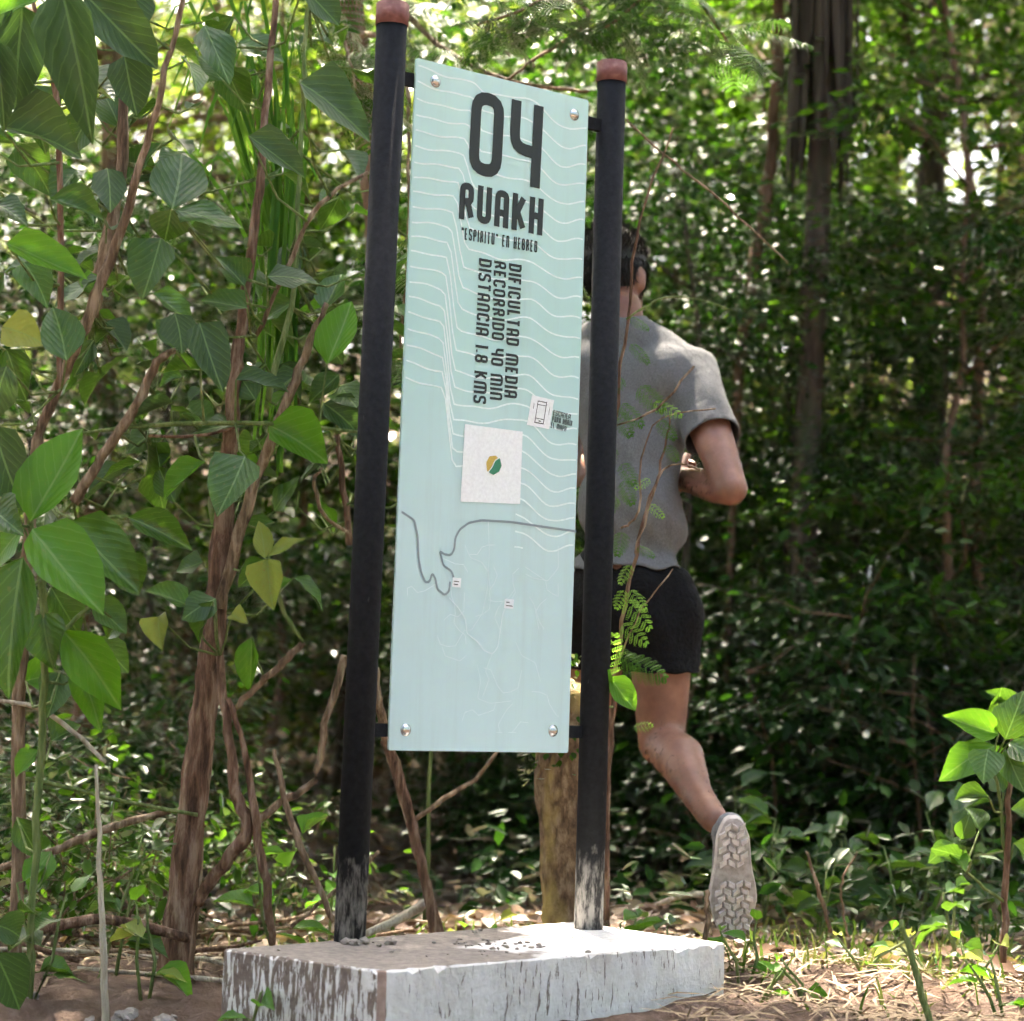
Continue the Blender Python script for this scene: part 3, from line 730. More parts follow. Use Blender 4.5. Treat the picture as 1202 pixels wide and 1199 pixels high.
A.stem([(315, 470, 5.08, 8), (345, 330, 5.12, 7), (352, 180, 5.15, 6), (360, 40, 5.2, 5), (365, -30, 5.2, 5)], B_green, 6)
for a in [(352, 97, 440, 158, 62, 's', 4.75, .03, 2), (292, 160, 360, 204, 40, 's', 4.85, .02, 0), (202, 246, 214, 176, 58, 'g', 4.85, .05, 0), (201, 246, 192, 284, 40, 'g', 4.84),
          (206, 247, 279, 258, 33, 'g', 4.85), (189, 280, 161, 348, 52, 'g', 4.82, -.02, 2), (290, 362, 234, 346, 28, 'g', 4.9), (287, 336, 254, 300, 30, 'g', 4.95),
          (314, 325, 374, 326, 34, 's', 5.0), (205, 368, 212, 410, 36, 's', 4.95), (234, 379, 262, 456, 42, 's', 4.86, -.04, 0), (384, 428, 411, 350, 40, 'b', 4.9, .03, 0),
          (241, 543, 184, 582, 36, 'b', 4.88), (288, 536, 251, 600, 52, 'g', 4.8, -.05, 2), (277, 446, 341, 455, 28, 's', 4.9), (316, 500, 386, 536, 46, 'b', 4.95),
          (380, 474, 425, 508, 34, 's', 5.0), (311, 656, 304, 608, 19, 'y', 4.9), (315, 653, 361, 622, 17, 'y', 4.9), (314, 656, 321, 716, 33, 'y', 4.9), (311, 657, 278, 690, 24, 'g', 4.95),
          (253, 703, 214, 722, 32, 'g', 4.92), (250, 706, 227, 756, 27, 'g', 4.9), (222, 712, 174, 690, 30, 'g', 4.95), (186, 724, 190, 762, 26, 'y', 4.95), (296, 748, 289, 813, 28, 'b', 4.98),
          (271, 722, 289, 728, 18, 'y', 4.95), (205, 590, 186, 545, 30, 'g', 5.05), (300, 470, 268, 420, 30, 'g', 5.1), (240, 30, 270, 90, 40, 'g', 5.1), (275, 20, 245, 62, 34, 'g', 5.15),
          (280, 50, 330, 62, 36, 'g', 5.2), (262, 95, 235, 60, 34, 'g', 5.15), (265, 80, 292, 135, 34, 'g', 5.2), (355, -15, 402, 28, 44, 's', 4.85), (380, 365, 400, 318, 30, 'g', 5.15), (216, 405, 186, 372, 30, 'g', 5.1),
          (345, 355, 305, 372, 30, 'g', 5.2), (398, 440, 362, 470, 26, 'g', 5.2), (300, 690, 340, 678, 24, 'b', 5.1), (322, 600, 345, 560, 26, 'g', 5.2), (238, 660, 205, 668, 26, 'g', 5.1)]:
    A.leaf(*a)
for k in range(170):
    q = random.choice(A.stems); x, y = proj(q)
    if y > 600: continue
    A.rand_leaf(q + Vector((random.gauss(0, .11), random.uniform(.02, .45), random.gauss(0, .07))), random.uniform(.045, .115), random.choice('ggggggsb'))
A.done(B_green)

# shrub B: at the left edge
Bp = Plant('broad_leaf_shrub', gpos(20, 4.9), 'leafy shrub with large greyish drooping leaves at the upper left edge', 'shrub')
Bp.stem([(18, 1170, 4.95, 16), (22, 900, 4.95, 16), (30, 700, 4.93, 15), (40, 540, 4.9, 13), (70, 450, 4.9, 13), (98, 385, 4.88, 15), (138, 285, 4.88, 12), (172, 170, 4.86, 9), (200, 60, 4.85, 7), (218, -25, 4.85, 6)], B_tan, 10, 'trunk')
Bp.stem([(86, 590, 4.95, 13), (120, 535, 4.93, 12), (152, 490, 4.92, 12), (186, 425, 4.92, 11), (206, 412, 4.92, 7)], B_tan)
Bp.stem([(68, 460, 4.8, 7), (70, 300, 4.78, 8), (69, 130, 4.76, 7), (52, 60, 4.75, 6), (36, -25, 4.75, 5)], B_red)
Bp.stem([(108, 370, 4.95, 18), (125, 290, 4.97, 16), (142, 190, 5.0, 14), (150, 60, 5.0, 11), (160, -30, 5.0, 9)], B_tan)
for a in [(72, -14, 101, 160, 62, 's', 4.45, -.03, 1), (98, -8, 188, 78, 58, 's', 4.55, .05, 0), (146, 66, 162, 134, 46, 's', 4.65, 0, 0), (27, 8, 18, 128, 58, 's', 4.5, 0, 0), (-8, 46, 6, 152, 34, 's', 4.45, 0, 1),
          (2, 150, 98, 170, 52, 's', 4.5, .02, 3), (150, -14, 162, 36, 42, 's', 4.7), (8, 286, 101, 321, 38, 'b', 4.6, -.03, 0), (58, 234, 123, 250, 36, 'g', 4.7), (126, 198, 127, 242, 33, 's', 4.7), (28, 308, 56, 358, 36, 'g', 4.7),
          (78, 424, 62, 358, 44, 'g', 4.65, .02, 0), (2, 384, 52, 402, 42, 'y', 4.75, 0, 2), (-5, 240, 30, 260, 30, 'g', 4.8), (5, 320, -10, 380, 40, 'g', 4.7), (8, 430, -8, 490, 44, 's', 4.6), (8, 410, 30, 470, 36, 'g', 4.75),
          (-8, 500, 26, 600, 50, 's', 4.65, 0, 0), (30, 100, 55, 180, 40, 'g', 4.9), (20, 170, 60, 230, 40, 'g', 4.95), (90, 200, 60, 240, 34, 'g', 4.9), (110, 400, 85, 440, 30, 'g', 4.95), (-6, 20, 40, -4, 30, 'b', 4.5), (120, 5, 138, -10, 30, 'b', 4.6),
          (110, 130, 70, 180, 40, 'g', 5.0), (150, 210, 185, 165, 36, 'g', 5.05), (140, 150, 120, 105, 34, 'g', 5.05), (92, 330, 130, 345, 28, 'b', 4.9)]:
    Bp.leaf(*a)
for k in range(90):
    q = random.choice(Bp.stems); x, y = proj(q)
    if y > 560: continue
    Bp.rand_leaf(q + Vector((random.gauss(0, .11), random.uniform(.02, .45), random.gauss(0, .07))), random.uniform(.05, .12), random.choice('gggggs'))
Bp.done(B_green)

# plant C: bright broad-leaved plant at the left edge, half height
Cp = Plant('broad_leaf_plant', gpos(30, 4.7), 'bright green broad-leaved plant at the left edge, halfway up', 'plant')
Cp.stem([(34, 1170, 4.72, 8), (44, 960, 4.72, 9), (52, 800, 4.72, 9), (50, 700, 4.7, 9), (36, 618, 4.68, 8), (30, 585, 4.68, 5)], B_green)
Cp.stem([(48, 760, 4.72, 6), (75, 740, 4.72, 6), (110, 708, 4.75, 5)], B_green, 6)
Cp.stem([(46, 700, 4.72, 5), (80, 620, 4.74, 5), (150, 606, 4.78, 4)], B_green, 6)
for a in [(36, 612, 92, 499, 60, 'b', 4.6, .02, 0), (38, 622, 123, 714, 68, 'b', 4.55, -.05, 0), (27, 655, 3, 818, 62, 'g', 4.5, -.04, 0), (28, 620, -18, 656, 46, 'b', 4.6), (82, 612, 166, 692, 58, 'g', 4.7, 0, 0), (150, 607, 226, 641, 33, 'g', 4.75, 0, 1),
          (130, 650, 166, 698, 42, 'g', 4.75), (74, 740, 142, 832, 52, 'b', 4.7, 0, 1), (50, 720, 60, 782, 42, 'g', 4.7), (96, 790, 116, 852, 32, 'b', 4.8), (110, 706, 150, 742, 34, 'g', 4.8), (60, 690, 95, 742, 40, 'g', 4.85), (30, 800, 70, 790, 34, 'b', 4.9),
          (45, 880, 15, 910, 26, 'b', 4.8), (60, 870, 95, 850, 26, 'g', 4.9), (-6, 600, 22, 620, 40, 'g', 4.6), (150, 720, 120, 750, 30, 'g', 4.85), (45, 560, 5, 590, 44, 'g', 4.85), (70, 790, 55, 840, 34, 'g', 4.9), (110, 750, 155, 790, 34, 'g', 4.9), (-6, 1118, 24, 1188, 48, 's', 4.5), (-8, 1085, 30, 1100, 34, 's', 4.5), (20, 960, 45, 1010, 30, 'g', 4.85), (60, 1000, 30, 1040, 30, 'b', 4.8)]:
    Cp.leaf(*a)
Cp.done(B_green)

# strap-leaved clump hanging behind the shrub
def ribbon(V, Fc, pts, w, nrm):
    base = len(V); n = len(pts)
    for i, p in enumerate(pts):
        t = (pts[min(i + 1, n - 1)] - pts[max(i - 1, 0)]).normalized(); s = t.cross(nrm).normalized(); ww = w * (math.sin(math.pi * min(.12 + .86 * i / (n - 1), 1)) ** .6)
        V += [p - s * ww, p + nrm * ww * .35, p + s * ww]
    for i in range(n - 1):
        a = base + i * 3; Fc += [(a, a + 1, a + 4, a + 3), (a + 1, a + 2, a + 5, a + 4)]
root = empty('strap_leaf_clump', gpos(320, 5.45), 'clump of long narrow green strap leaves behind the woody shrub', 'plant')
cols = [(318, 340), (330, 310), (338, 350), (325, 250), (345, 280)]
for k in range(44):
    x0 = random.uniform(312, 350); V, Fc = [], []
    if k < 28:   # rising fountain, arching over
        side = random.choice([-1, -1, 1]); reach = random.uniform(20, 150); yt = random.uniform(-20, 200)
        pts = [P(x0 + random.uniform(-18, 6), random.uniform(430, 560), 5.45), P(x0 + random.uniform(-8, 8) + side * 2, 350, 5.45), P(x0 + side * reach * .25, (380 + yt) / 2 - 20, 5.4), P(x0 + side * reach * .7, yt, 5.38), P(x0 + side * reach, yt + random.uniform(20, 90), 5.35)]
    else:
        xb = random.uniform(305, 350); pts = [P(xb + random.uniform(-8, 8), random.uniform(100, 200), 5.3), P(xb, 230, 5.3), P(xb - 4, random.uniform(270, 320), 5.28), P(xb - 10, random.uniform(330, 400), 5.27)]
    sp_ = [Vector(tuple(q)) for q in smooth_path([tuple(p) for p in pts], 3)]
    ribbon(V, Fc, sp_, random.uniform(.003, .006), Vector((random.gauss(0, .5), -1, .3)).normalized())
    adopt(mesh_obj('strap_leaf', V, Fc, L_strap, None, True), root)

# ------------------------------------------------------------------ feathery (bipinnate) leaves
def feather_mesh(name, npin, nlf, mat):
    pos, d, nr, L = [], [], [], []; V, Fc = [], []
    for i in range(npin):
        t = .18 + .82 * i / (npin - 1); pl = .34 * math.sin(math.pi * (.2 + .72 * t)) + .04
        for s in (-1, 1):
            base = np.array([0, t, -.10 * t * t]); pd = unit(np.array([s * 1.0, .55, -.12]))
            for j in range(nlf):
                u = (j + .6) / nlf; q = base + pd * pl * u + np.array([0, 0, -.06 * u * u])
                for s2 in (-1, 1):
                    pos.append(q); d.append(unit(np.array([-pd[1] * s2, pd[0] * s2, 0]) + pd * .45 + np.array([0, 0, -.1]))); nr.append([0.1 * s2, -.1, 1]); L.append(.055 * math.sin(math.pi * (.2 + .7 * u)) + .018)
    L = np.array(L)
    o = leaf_cloud(name, np.array(pos), np.array(d), np.array(nr, float), L, L * .42, mat); me = o.data
    bpy.data.objects.remove(o); return me
FE = [feather_mesh('feather_leaf', 7, 9, L_ferny), feather_mesh('feather_leaf', 9, 8, L_ferny)]
FEB = feather_mesh('feather_leaf', 6, 8, leaf_mat('feather_bright', [(0, (.09, .24, .03)), (1, (.16, .32, .05))], .5, (.35, .6, .08)))
def place_feather(root, B, T, me, tilt=(0, -1, .8)):
    y = T - B; L = y.length; yn = y.normalized(); n_ = Vector(tilt); z = (n_ - yn * n_.dot(yn)).normalized(); x = yn.cross(z)
    o = bpy.data.objects.new('feather_leaf', me); C.objects.link(o)
    Mx = Matrix((x * L, yn * L, z * L)).transposed().to_4x4(); Mx.translation = B
    o.parent = root; o.matrix_parent_inverse = Matrix.Translation(-Vector(root.location)); o.matrix_basis = Mx
Ft = Plant('feathery_tree', gpos(425, 6.6), 'feathery-leaved tree whose branches hang behind the sign top', 'tree')
Ft.stem([(418, 1010, 6.6, 30), (430, 700, 6.6, 28), (446, 400, 6.6, 26), (430, 160, 6.6, 27), (414, 0, 6.6, 27), (405, -180, 6.6, 24), (395, -500, 6.6, 16)], B_brown, 10, 'trunk')
brs = [[(408, -70, 6.6, 10), (500, 40, 6.3, 7), (590, 92, 6.1, 5), (690, 108, 6.0, 4)], [(402, -160, 6.6, 12), (560, -60, 6.2, 8), (690, 15, 6.0, 6), (620, 75, 6.0, 4), (585, 100, 6.0, 3)],
       [(400, -200, 6.6, 12), (640, -120, 6.1, 9), (800, -20, 5.9, 6), (860, 60, 5.9, 3)], [(416, 40, 6.6, 9), (470, 60, 6.2, 6), (480, 200, 6.0, 4), (470, 420, 5.9, 3)], [(400, -200, 6.6, 9), (340, -90, 6.2, 6), (400, 40, 5.8, 4), (420, 110, 5.7, 3)],
       [(400, -220, 6.6, 12), (560, -90, 5.9, 7), (640, -10, 5.7, 5), (560, 30, 5.7, 3)], [(400, -220, 6.6, 12), (700, -120, 5.9, 7), (760, -20, 5.7, 5), (700, 40, 5.7, 3)]]
bpts = []
for q in brs:
    n0 = len(Ft.stems); Ft.stem(q, B_tan, 6, 'branch', 6); bpts.append(Ft.stems[n0:])
for bp in bpts:
    for k in range(40):
        p = bp[random.randint(len(bp) // 4, len(bp) - 1)]
        if min((p - Vector(q) - SDIR * (p - Vector(q)).dot(SDIR)).length for q in ((.2, 4.95, .14), (.42, 5.0, .14))) < .24: continue  # no feather leaves where they would block sun from the base
        a = random.uniform(0, 6.28)
        place_feather(Ft.root, p, p + Vector((math.cos(a), math.sin(a), random.uniform(-.9, .1))).normalized() * random.uniform(.12, .24), random.choice(FE), (random.gauss(0, .3), random.gauss(-.4, .3), 1))
n = 9500; o_ = rng.normal(size=(n, 3)); o_ = unit(o_) * (rng.random((n, 1)) ** .4)  # crown added above the view to shade the left-hand leaves
cpos = np.array([-1.15, 6.45, 4.3]) + o_ * np.array([1.6, 1.5, .9]); 
sd_ = np.array(SDIR)
for c0 in ((.33, 4.98, .14), (.75, 5.1, .05), (1.0, 5.3, .05)):  # gap cut through the added crown to let sun onto base and soil
    rel = cpos - np.array(c0); t_ = rel @ sd_; cpos = cpos[np.linalg.norm(rel - t_[:, None] * sd_, axis=1) > .30]
n = len(cpos); Lc = rng.uniform(.06, .12, n)
adopt(leaf_cloud('crown', cpos, rdir(n, .5), unit(rng.normal(0, .4, (n, 3)) + np.array([0, 0, 1.0])), Lc, Lc * .5, L_ferny), Ft.root)
Ft.done(B_green)
# feathery sapling between the right post and the runner
Sp = Plant('feathery_sapling', gpos(712, 5.22), 'thin feathery sapling between the right post and the runner', 'sapling')
Sp.stem([(712, 1080, 5.22, 7), (716, 900, 5.2, 6), (722, 790, 5.18, 5), (738, 690, 5.16, 5), (760, 600, 5.15, 4), (780, 530, 5.15, 3), (786, 490, 5.15, 2)], B_red, 6)
Sp.stem([(714, 640, 5.18, 5), (722, 500, 5.15, 4), (735, 380, 5.13, 4), (752, 260, 5.12, 3), (790, 150, 5.12, 2)], B_red, 6)
Sp.stem([(729, 620, 5.15, 3), (748, 600, 5.14, 3), (766, 500, 5.14, 2), (840, 480, 5.14, 2)], B_tan, 5); Sp.stem([(745, 650, 5.15, 2), (775, 560, 5.14, 3), (800, 545, 5.13, 2), (822, 552, 5.12, 3)], B_tan, 5)
Sp.stem([(722, 500, 5.15, 2), (770, 480, 5.12, 3), (815, 430, 5.12, 3)], B_tan, 5); Sp.stem([(735, 375, 5.13, 3), (780, 350, 5.12, 3), (820, 352, 5.12, 2), (858, 364, 5.12, 2)], B_green, 5)
Sp.stem([(735, 140, 5.4, 3), (790, 190, 5.4, 3), (850, 240, 5.4, 3), (925, 310, 5.4, 2)], B_tan, 5); Sp.stem([(720, 790, 5.18, 3), (745, 730, 5.16, 2), (790, 668, 5.15, 2)], B_tan, 5)
for bx, by, tx, ty in [(724, 470, 765, 505), (735, 440, 700, 470), (745, 450, 790, 488), (762, 470, 812, 488), (730, 560, 745, 600), (728, 540, 750, 575), (735, 370, 770, 388), (742, 660, 722, 690), (736, 690, 765, 720), (730, 700, 775, 745), (725, 730, 770, 760), (722, 760, 760, 790),
                       (722, 770, 800, 798), (740, 855, 772, 848), (712, 800, 722, 730), (732, 620, 722, 660), (722, 520, 700, 560), (735, 690, 720, 720), (724, 480, 745, 520), (738, 400, 770, 430), (730, 420, 705, 440), (770, 490, 800, 520), (780, 520, 800, 545), (760, 590, 785, 610), (728, 580, 700, 610), (765, 560, 740, 575), (745, 640, 775, 655)]:
    place_feather(Sp.root, P(bx, by, 5.15), P(bx, by, 5.15).lerp(P(tx, ty, 5.13), .74), FEB if random.random() < .5 else FE[0], (random.gauss(0, .3), -1, .8))
Sp.leaf(716, 795, 748, 834, 26, 'b', 5.08, 0, 0); Sp.leaf(705, 815, 716, 790, 16, 'b', 5.1)
Sp.done(B_green)

# ------------------------------------------------------------------ loose sticks, each a thing
def stick(path, mat, label, name='stick', seg=7, sub=5):
    pts, r = stem_px(path, sub, .003)
    o = tube_obj(name, pts, r, mat, None, seg, .10); return tag(o, label, 'stick')
stick([(113, 898, 4.62, 4), (117, 1000, 4.62, 6), (121, 1100, 4.62, 8), (126, 1230, 4.62, 9)], B_pale, 'thin pale upright stake in front of the left-hand undergrowth', 'stake')
stick([(452, 868, 5.4, 13), (472, 925, 5.4, 15), (488, 985, 5.4, 13), (503, 1050, 5.4, 13), (514, 1100, 5.4, 20)], B_red, 'reddish crooked stem rising behind the panel bottom')
stick([(440, 785, 5.35, 12), (445, 830, 5.35, 11), (456, 878, 5.4, 10)], B_tan, 'short tan twig between left post and panel edge')
stick([(507, 870, 5.45, 5), (503, 960, 5.45, 5), (499, 1080, 5.45, 6)], B_green, 'straight thin green shoot below the panel')
stick([(488, 962, 5.36, 6), (530, 932, 5.38, 6), (562, 912, 5.4, 5), (584, 882, 5.4, 4)], B_tan, 'tan forked twig reaching under the panel bottom')
stick([(420, 1102, 5.35, 8), (470, 1078, 5.4, 11), (500, 1060, 5.45, 12)], B_pale, 'pale broken log lying behind the concrete base')
stick([(322, 880, 4.95, 5), (338, 950, 4.95, 8), (360, 1010, 4.95, 8), (392, 1082, 4.95, 7)], B_tan, 'thin leaning tan cane left of the left post')
stick([(-10, 1022, 5.0, 9), (60, 1000, 5.0, 10), (120, 975, 5.02, 10), (200, 952, 5.05, 8)], B_tan, 'brown branch slanting up from the left edge to the stem')
stick([(20, 1098, 4.9, 10), (70, 1086, 4.9, 13), (130, 1080, 4.92, 13), (222, 1102, 5.0, 12)], B_red, 'thick fallen branch lying low at the left')
stick([(-10, 908, 4.95, 4), (60, 920, 4.95, 5), (140, 940, 4.98, 5), (232, 957, 5.02, 5)], B_green, 'long thin green cane crossing the left undergrowth')
stick([(-10, 822, 4.9, 4), (40, 830, 4.9, 6), (85, 858, 4.9, 6), (124, 895, 4.88, 5)], B_pale, 'pale bent twig at the left edge')
stick([(946, 1000, 5.5, 3), (960, 1040, 5.5, 5), (975, 1095, 5.5, 5)], B_tan, 'short dry cane standing right of the running shoe')
stick([(1006, 1000, 5.6, 2), (990, 1030, 5.6, 3), (988, 1060, 5.6, 3), (996, 1100, 5.6, 3)], B_tan, 'curved thin dry stalk right of the running shoe')
stick([(826, 1110, 5.18, 6), (830, 1075, 5.18, 7), (829, 1045, 5.18, 6)], B_tan, 'short broken twig in front of the running shoe')
stick([(770, 1062, 6.1, 5), (800, 1052, 6.1, 8), (825, 1050, 6.1, 8)], B_pale, 'pale stick lying behind the concrete base near the runner')
stick([(340, 1090, 5.25, 5), (400, 1040, 5.3, 5), (445, 1000, 5.3, 5)], B_tan, 'thin tan stick leaning behind the left post')
stick([(1058, 1080, 4.5, 5), (1075, 1140, 4.5, 8), (1095, 1215, 4.5, 9)], B_green, 'single pale green cut stalk at the lower right')
for k in range(34):
    x = random.uniform(-10, 420); d = random.uniform(5.0, 6.4); g = gpos(x, d); a = random.uniform(-.5, .5) + (math.pi if random.random() < .5 else 0); ln = random.uniform(.2, .55)
    e = g + Vector((math.cos(a) * ln, math.sin(a) * ln, random.uniform(-.02, .12)))
    e.z = max(e.z, gzf(e.x, e.y) + .02)
    g.z += .015
    o = tube_obj('dry_stick', [g, g.lerp(e, .35) + Vector((0, random.gauss(0, .01), random.uniform(0, .02))), g.lerp(e, .7), e], [.006, .0055, .005, .003], random.choice([B_tan, B_pale, B_red]), None, 6, .08)
    tag(o, 'dry stick lying tangled on the ground behind the left stem', 'stick', 'dry sticks on the ground at the left')

# broken trunk behind the panel
pts, r = stem_px([(676, 1105, 5.50, 84), (674, 1060, 5.5, 74), (670, 980, 5.5, 73), (667, 900, 5.5, 79), (664, 830, 5.5, 76), (664, 808, 5.5, 70)], 4, .004)
st = empty('tree_stump', pts[0], 'broken brown lichen-stained stump behind the right post', 'stump')
adopt(tube_obj('trunk', pts, r, B_stump, None, 22, .045), st)
p0 = pts[-3]; n = 260; an = rng.uniform(0, 6.28, n); hh = rng.uniform(-.20, .10, n)
pos = np.stack([p0.x + np.cos(an) * .082, p0.y + np.sin(an) * .082, p0.z + hh], -1)
adopt(leaf_cloud('moss', pos, np.stack([np.cos(an), np.sin(an), rng.normal(-.4, .5, n)], -1), np.stack([np.cos(an) * .5, np.sin(an) * .5, np.ones(n)], -1), rng.uniform(.012, .03, n), rng.uniform(.008, .018, n), L_mid), st)['kind'] = 'stuff'

LM = [(20, 'at the left edge'), (110, 'behind the pale stake'), (205, 'behind the woody stem'), (320, 'left of the left post'), (430, 'behind the left post'), (520, 'behind the left half of the panel'), (620, 'behind the right half of the panel'), (700, 'behind the right post'), (790, 'behind the runner'),
      (870, 'just right of the runner elbow'), (950, 'below the large dark trunk'), (1040, 'between the two dark trunks'), (1140, 'behind the slim brown trunk'), (1210, 'at the right edge')]
def where(px, d):
    return min(LM, key=lambda l: abs(l[0] - px))[1], ('near' if d < 9 else 'mid-distance' if d < 13 else 'distant')

# ------------------------------------------------------------------ runner
def blob_mesh(caps, ells, voxel, smooth_it=4):
    """continuous skin round tapered limbs and ellipsoids: voxel remesh, then smoothing"""
    bm = bmesh.new()
    def sph(p, r):
        bmesh.ops.create_icosphere(bm, subdivisions=3, radius=r, matrix=Matrix.Translation(p))
    for p, q, r1, r2 in caps:
        p, q = Vector(p), Vector(q); L = (q - p).length
        sph(p, r1); sph(q, r2)
        mt = (q - p).to_track_quat('Z', 'Y').to_matrix().to_4x4(); mt.translation = (p + q) / 2
        bmesh.ops.create_cone(bm, cap_ends=True, segments=24, radius1=r1, radius2=r2, depth=L, matrix=mt)
    for c, ax, ay, az in ells:
        mt = Matrix((ax, ay, az)).transposed().to_4x4(); mt.translation = c
        bmesh.ops.create_icosphere(bm, subdivisions=3, radius=1, matrix=mt)
    me = bpy.data.meshes.new('tmp'); bm.to_mesh(me); bm.free()
    o = bpy.data.objects.new('tmp', me); C.objects.link(o)
    md = o.modifiers.new('r', 'REMESH'); md.mode = 'VOXEL'; md.voxel_size = voxel
    if smooth_it:
        s = o.modifiers.new('s', 'SMOOTH'); s.factor = .5; s.iterations = smooth_it
    dg = bpy.context.evaluated_depsgraph_get(); dg.update()
    out = bpy.data.meshes.new_from_object(o.evaluated_get(dg))
    bpy.data.objects.remove(o); return out
def cut(me, planes):             # open shell: clear what lies on the normal side of each plane
    bm = bmesh.new(); bm.from_mesh(me)
    for co_, no_, lim in planes:
        if lim is None: geom = list(bm.verts) + list(bm.edges) + list(bm.faces)
        else:
            fs = [f for f in bm.faces if lim(f.calc_center_median())]
            geom = list({v for f in fs for v in f.verts}) + list({e for f in fs for e in f.edges}) + fs
        bmesh.ops.bisect_plane(bm, geom=geom, dist=1e-5, plane_co=co_, plane_no=no_, clear_outer=True)
    bm.to_mesh(me); bm.free(); return me
def mob(name, me, mat, root):
    me.materials.clear(); me.materials.append(mat); me.polygons.foreach_set('use_smooth', [True] * len(me.polygons))
    return adopt(link(bpy.data.objects.new(name, me)), root)

m, nt, b = new_mat('skin'); M_skin = m
n1 = noise(nt, 14, 4, mapping(nt, (1, 1, 1))); n2 = noise(nt, 260, 3, mapping(nt, (1, 1, .4)))
nt.links.new(mixc(nt, math_n(nt, 'MULTIPLY', n2, .22), ramp(nt, n1, [(.30, (.15, .06, .037)), (.5, (.215, .093, .058)), (.7, (.30, .145, .095))]), (.12, .06, .045)), b.inputs['Base Color'])
b.inputs['Roughness'].default_value = .5; b.inputs['Subsurface Weight'].default_value = .12; b.inputs['Subsurface Radius'].default_value = (.02, .008, .004)
bump(nt, b, n2, .12, .004)
m, nt, b = new_mat('heather_shirt'); M_shirt = m
n1 = noise(nt, 420, 3, mapping(nt, (1, 1, .5))); n2 = noise(nt, 7, 4, mapping(nt, (1, 1, .5)))
nt.links.new(ramp(nt, n1, [(.3, (.098, .098, .099)), (.7, (.162, .162, .163))]), b.inputs['Base Color']); b.inputs['Roughness'].default_value = .95; b.inputs['Specular IOR Level'].default_value = .1
bump(nt, b, math_n(nt, 'ADD', n2, math_n(nt, 'MULTIPLY', n1, .04)), .5, .05)
M_shorts = mat_noise('black_shorts', [(.3, (.004, .004, .0045)), (.7, (.009, .009, .010))], 90, .9, .4, .02, spec=.15)
M_hair = mat_noise('black_hair', [(.3, (.006, .005, .004)), (.7, (.018, .014, .011))], 200, .55, .6, .01, (1, 1, .3))
M_sole = mat_noise('worn_sole', [(.3, (.38, .32, .285)), (.55, (.56, .50, .46)), (.75, (.70, .66, .62))], 45, .85, .4, .006)
M_groove = mat_noise('sole_groove', [(.3, (.24, .205, .18)), (.7, (.46, .41, .37))], 60, .9, .3, .004)
M_upper = mat_noise('shoe_mesh', [(.3, (.12, .12, .13)), (.7, (.22, .22, .23))], 160, .8, .4, .004)
M_sock = mat_noise('sock', [(.3, (.5, .5, .48)), (.7, (.62, .62, .6))], 120, .9, .3, .004)
M_eye = flat_mat('eye', (.7, .7, .68), .2)

Rn = empty('person', gpos(720, 5.75), 'runner in grey t-shirt and black shorts seen from behind the right post', 'person')
J = dict(pel=P(738, 690, 5.76), wst=P(742, 600, 5.78), chest=P(742, 480, 5.86), neck=P(728, 380, 5.90), head=P(722, 322, 5.97),
         rs=P(811, 440, 5.82), re=P(858, 574, 5.60), rw=P(803, 563, 5.86), ls=P(668, 428, 6.02), le=P(662, 560, 5.95), lw=P(690, 545, 6.18),
         rh=P(776, 712, 5.74), rk=P(776, 872, 5.76), ra=P(838, 962, 5.45), lh=P(700, 712, 5.82), lk=P(692, 868, 6.02), la=P(690, 1060, 6.05))
ri = (J['rs'] - J['ls']).normalized(); upv = Vector((0, 0.1, 1)).normalized(); fw = upv.cross(ri).normalized()
if fw.y < 0: fw = -fw
calf = J['rk'].lerp(J['ra'], .32) + Vector((.006, -.004, .018)); lcalf = J['lk'].lerp(J['la'], .3) + Vector((0, -.03, 0))
hd = J['head']
caps = [(J['neck'], hd + Vector((0, -.01, -.05)), .058, .056), (J['neck'] - upv * .03, J['neck'] + upv * .03, .062, .056),
        (J['chest'] + ri * .085 + upv * .06, J['rs'] - ri * .005, .085, .060), (J['chest'] - ri * .085 + upv * .06, J['ls'] + ri * .005, .085, .060),
        (J['rs'], J['rs'].lerp(J['re'], .5), .058, .050), (J['rs'].lerp(J['re'], .5), J['re'], .050, .039), (J['re'], J['re'].lerp(J['rw'], .35), .040, .042), (J['re'].lerp(J['rw'], .35), J['rw'], .042, .028),
        (J['ls'], J['ls'].lerp(J['le'], .5), .056, .048), (J['ls'].lerp(J['le'], .5), J['le'], .048, .038), (J['le'], J['le'].lerp(J['lw'], .35), .039, .041), (J['le'].lerp(J['lw'], .35), J['lw'], .041, .027),
        (J['rh'], J['rh'].lerp(J['rk'], .45), .085, .073), (J['rh'].lerp(J['rk'], .45), J['rk'], .073, .055), (J['rk'], calf, .051, .058), (calf, J['rk'].lerp(J['ra'], .68), .057, .037), (J['rk'].lerp(J['ra'], .68), J['ra'], .037, .032),
        (J['lh'], J['lh'].lerp(J['lk'], .45), .085, .073), (J['lh'].lerp(J['lk'], .45), J['lk'], .073, .055), (J['lk'], lcalf, .053, .052), (lcalf, J['la'], .052, .034)]
ells = [(J['chest'], ri * .130, fw * .095, upv * .17), (J['wst'], ri * .110, fw * .088, upv * .14), (J['pel'], ri * .138, fw * .105, upv * .12),
        (hd + Vector((0, 0, .015)), ri * .074, fw * .094, upv * .102), (hd + fw * .03 - upv * .055, ri * .055, fw * .062, upv * .06), (hd + fw * .098 - upv * .015, ri * .014, fw * .018, upv * .026),
        (hd + ri * .078 - upv * .01 - fw * .005, ri * .012, fw * .022, upv * .034), (hd - ri * .078 - upv * .01 - fw * .005, ri * .012, fw * .022, upv * .034),
        (hd + fw * .088 - upv * .055, ri * .024, fw * .010, upv * .008)]
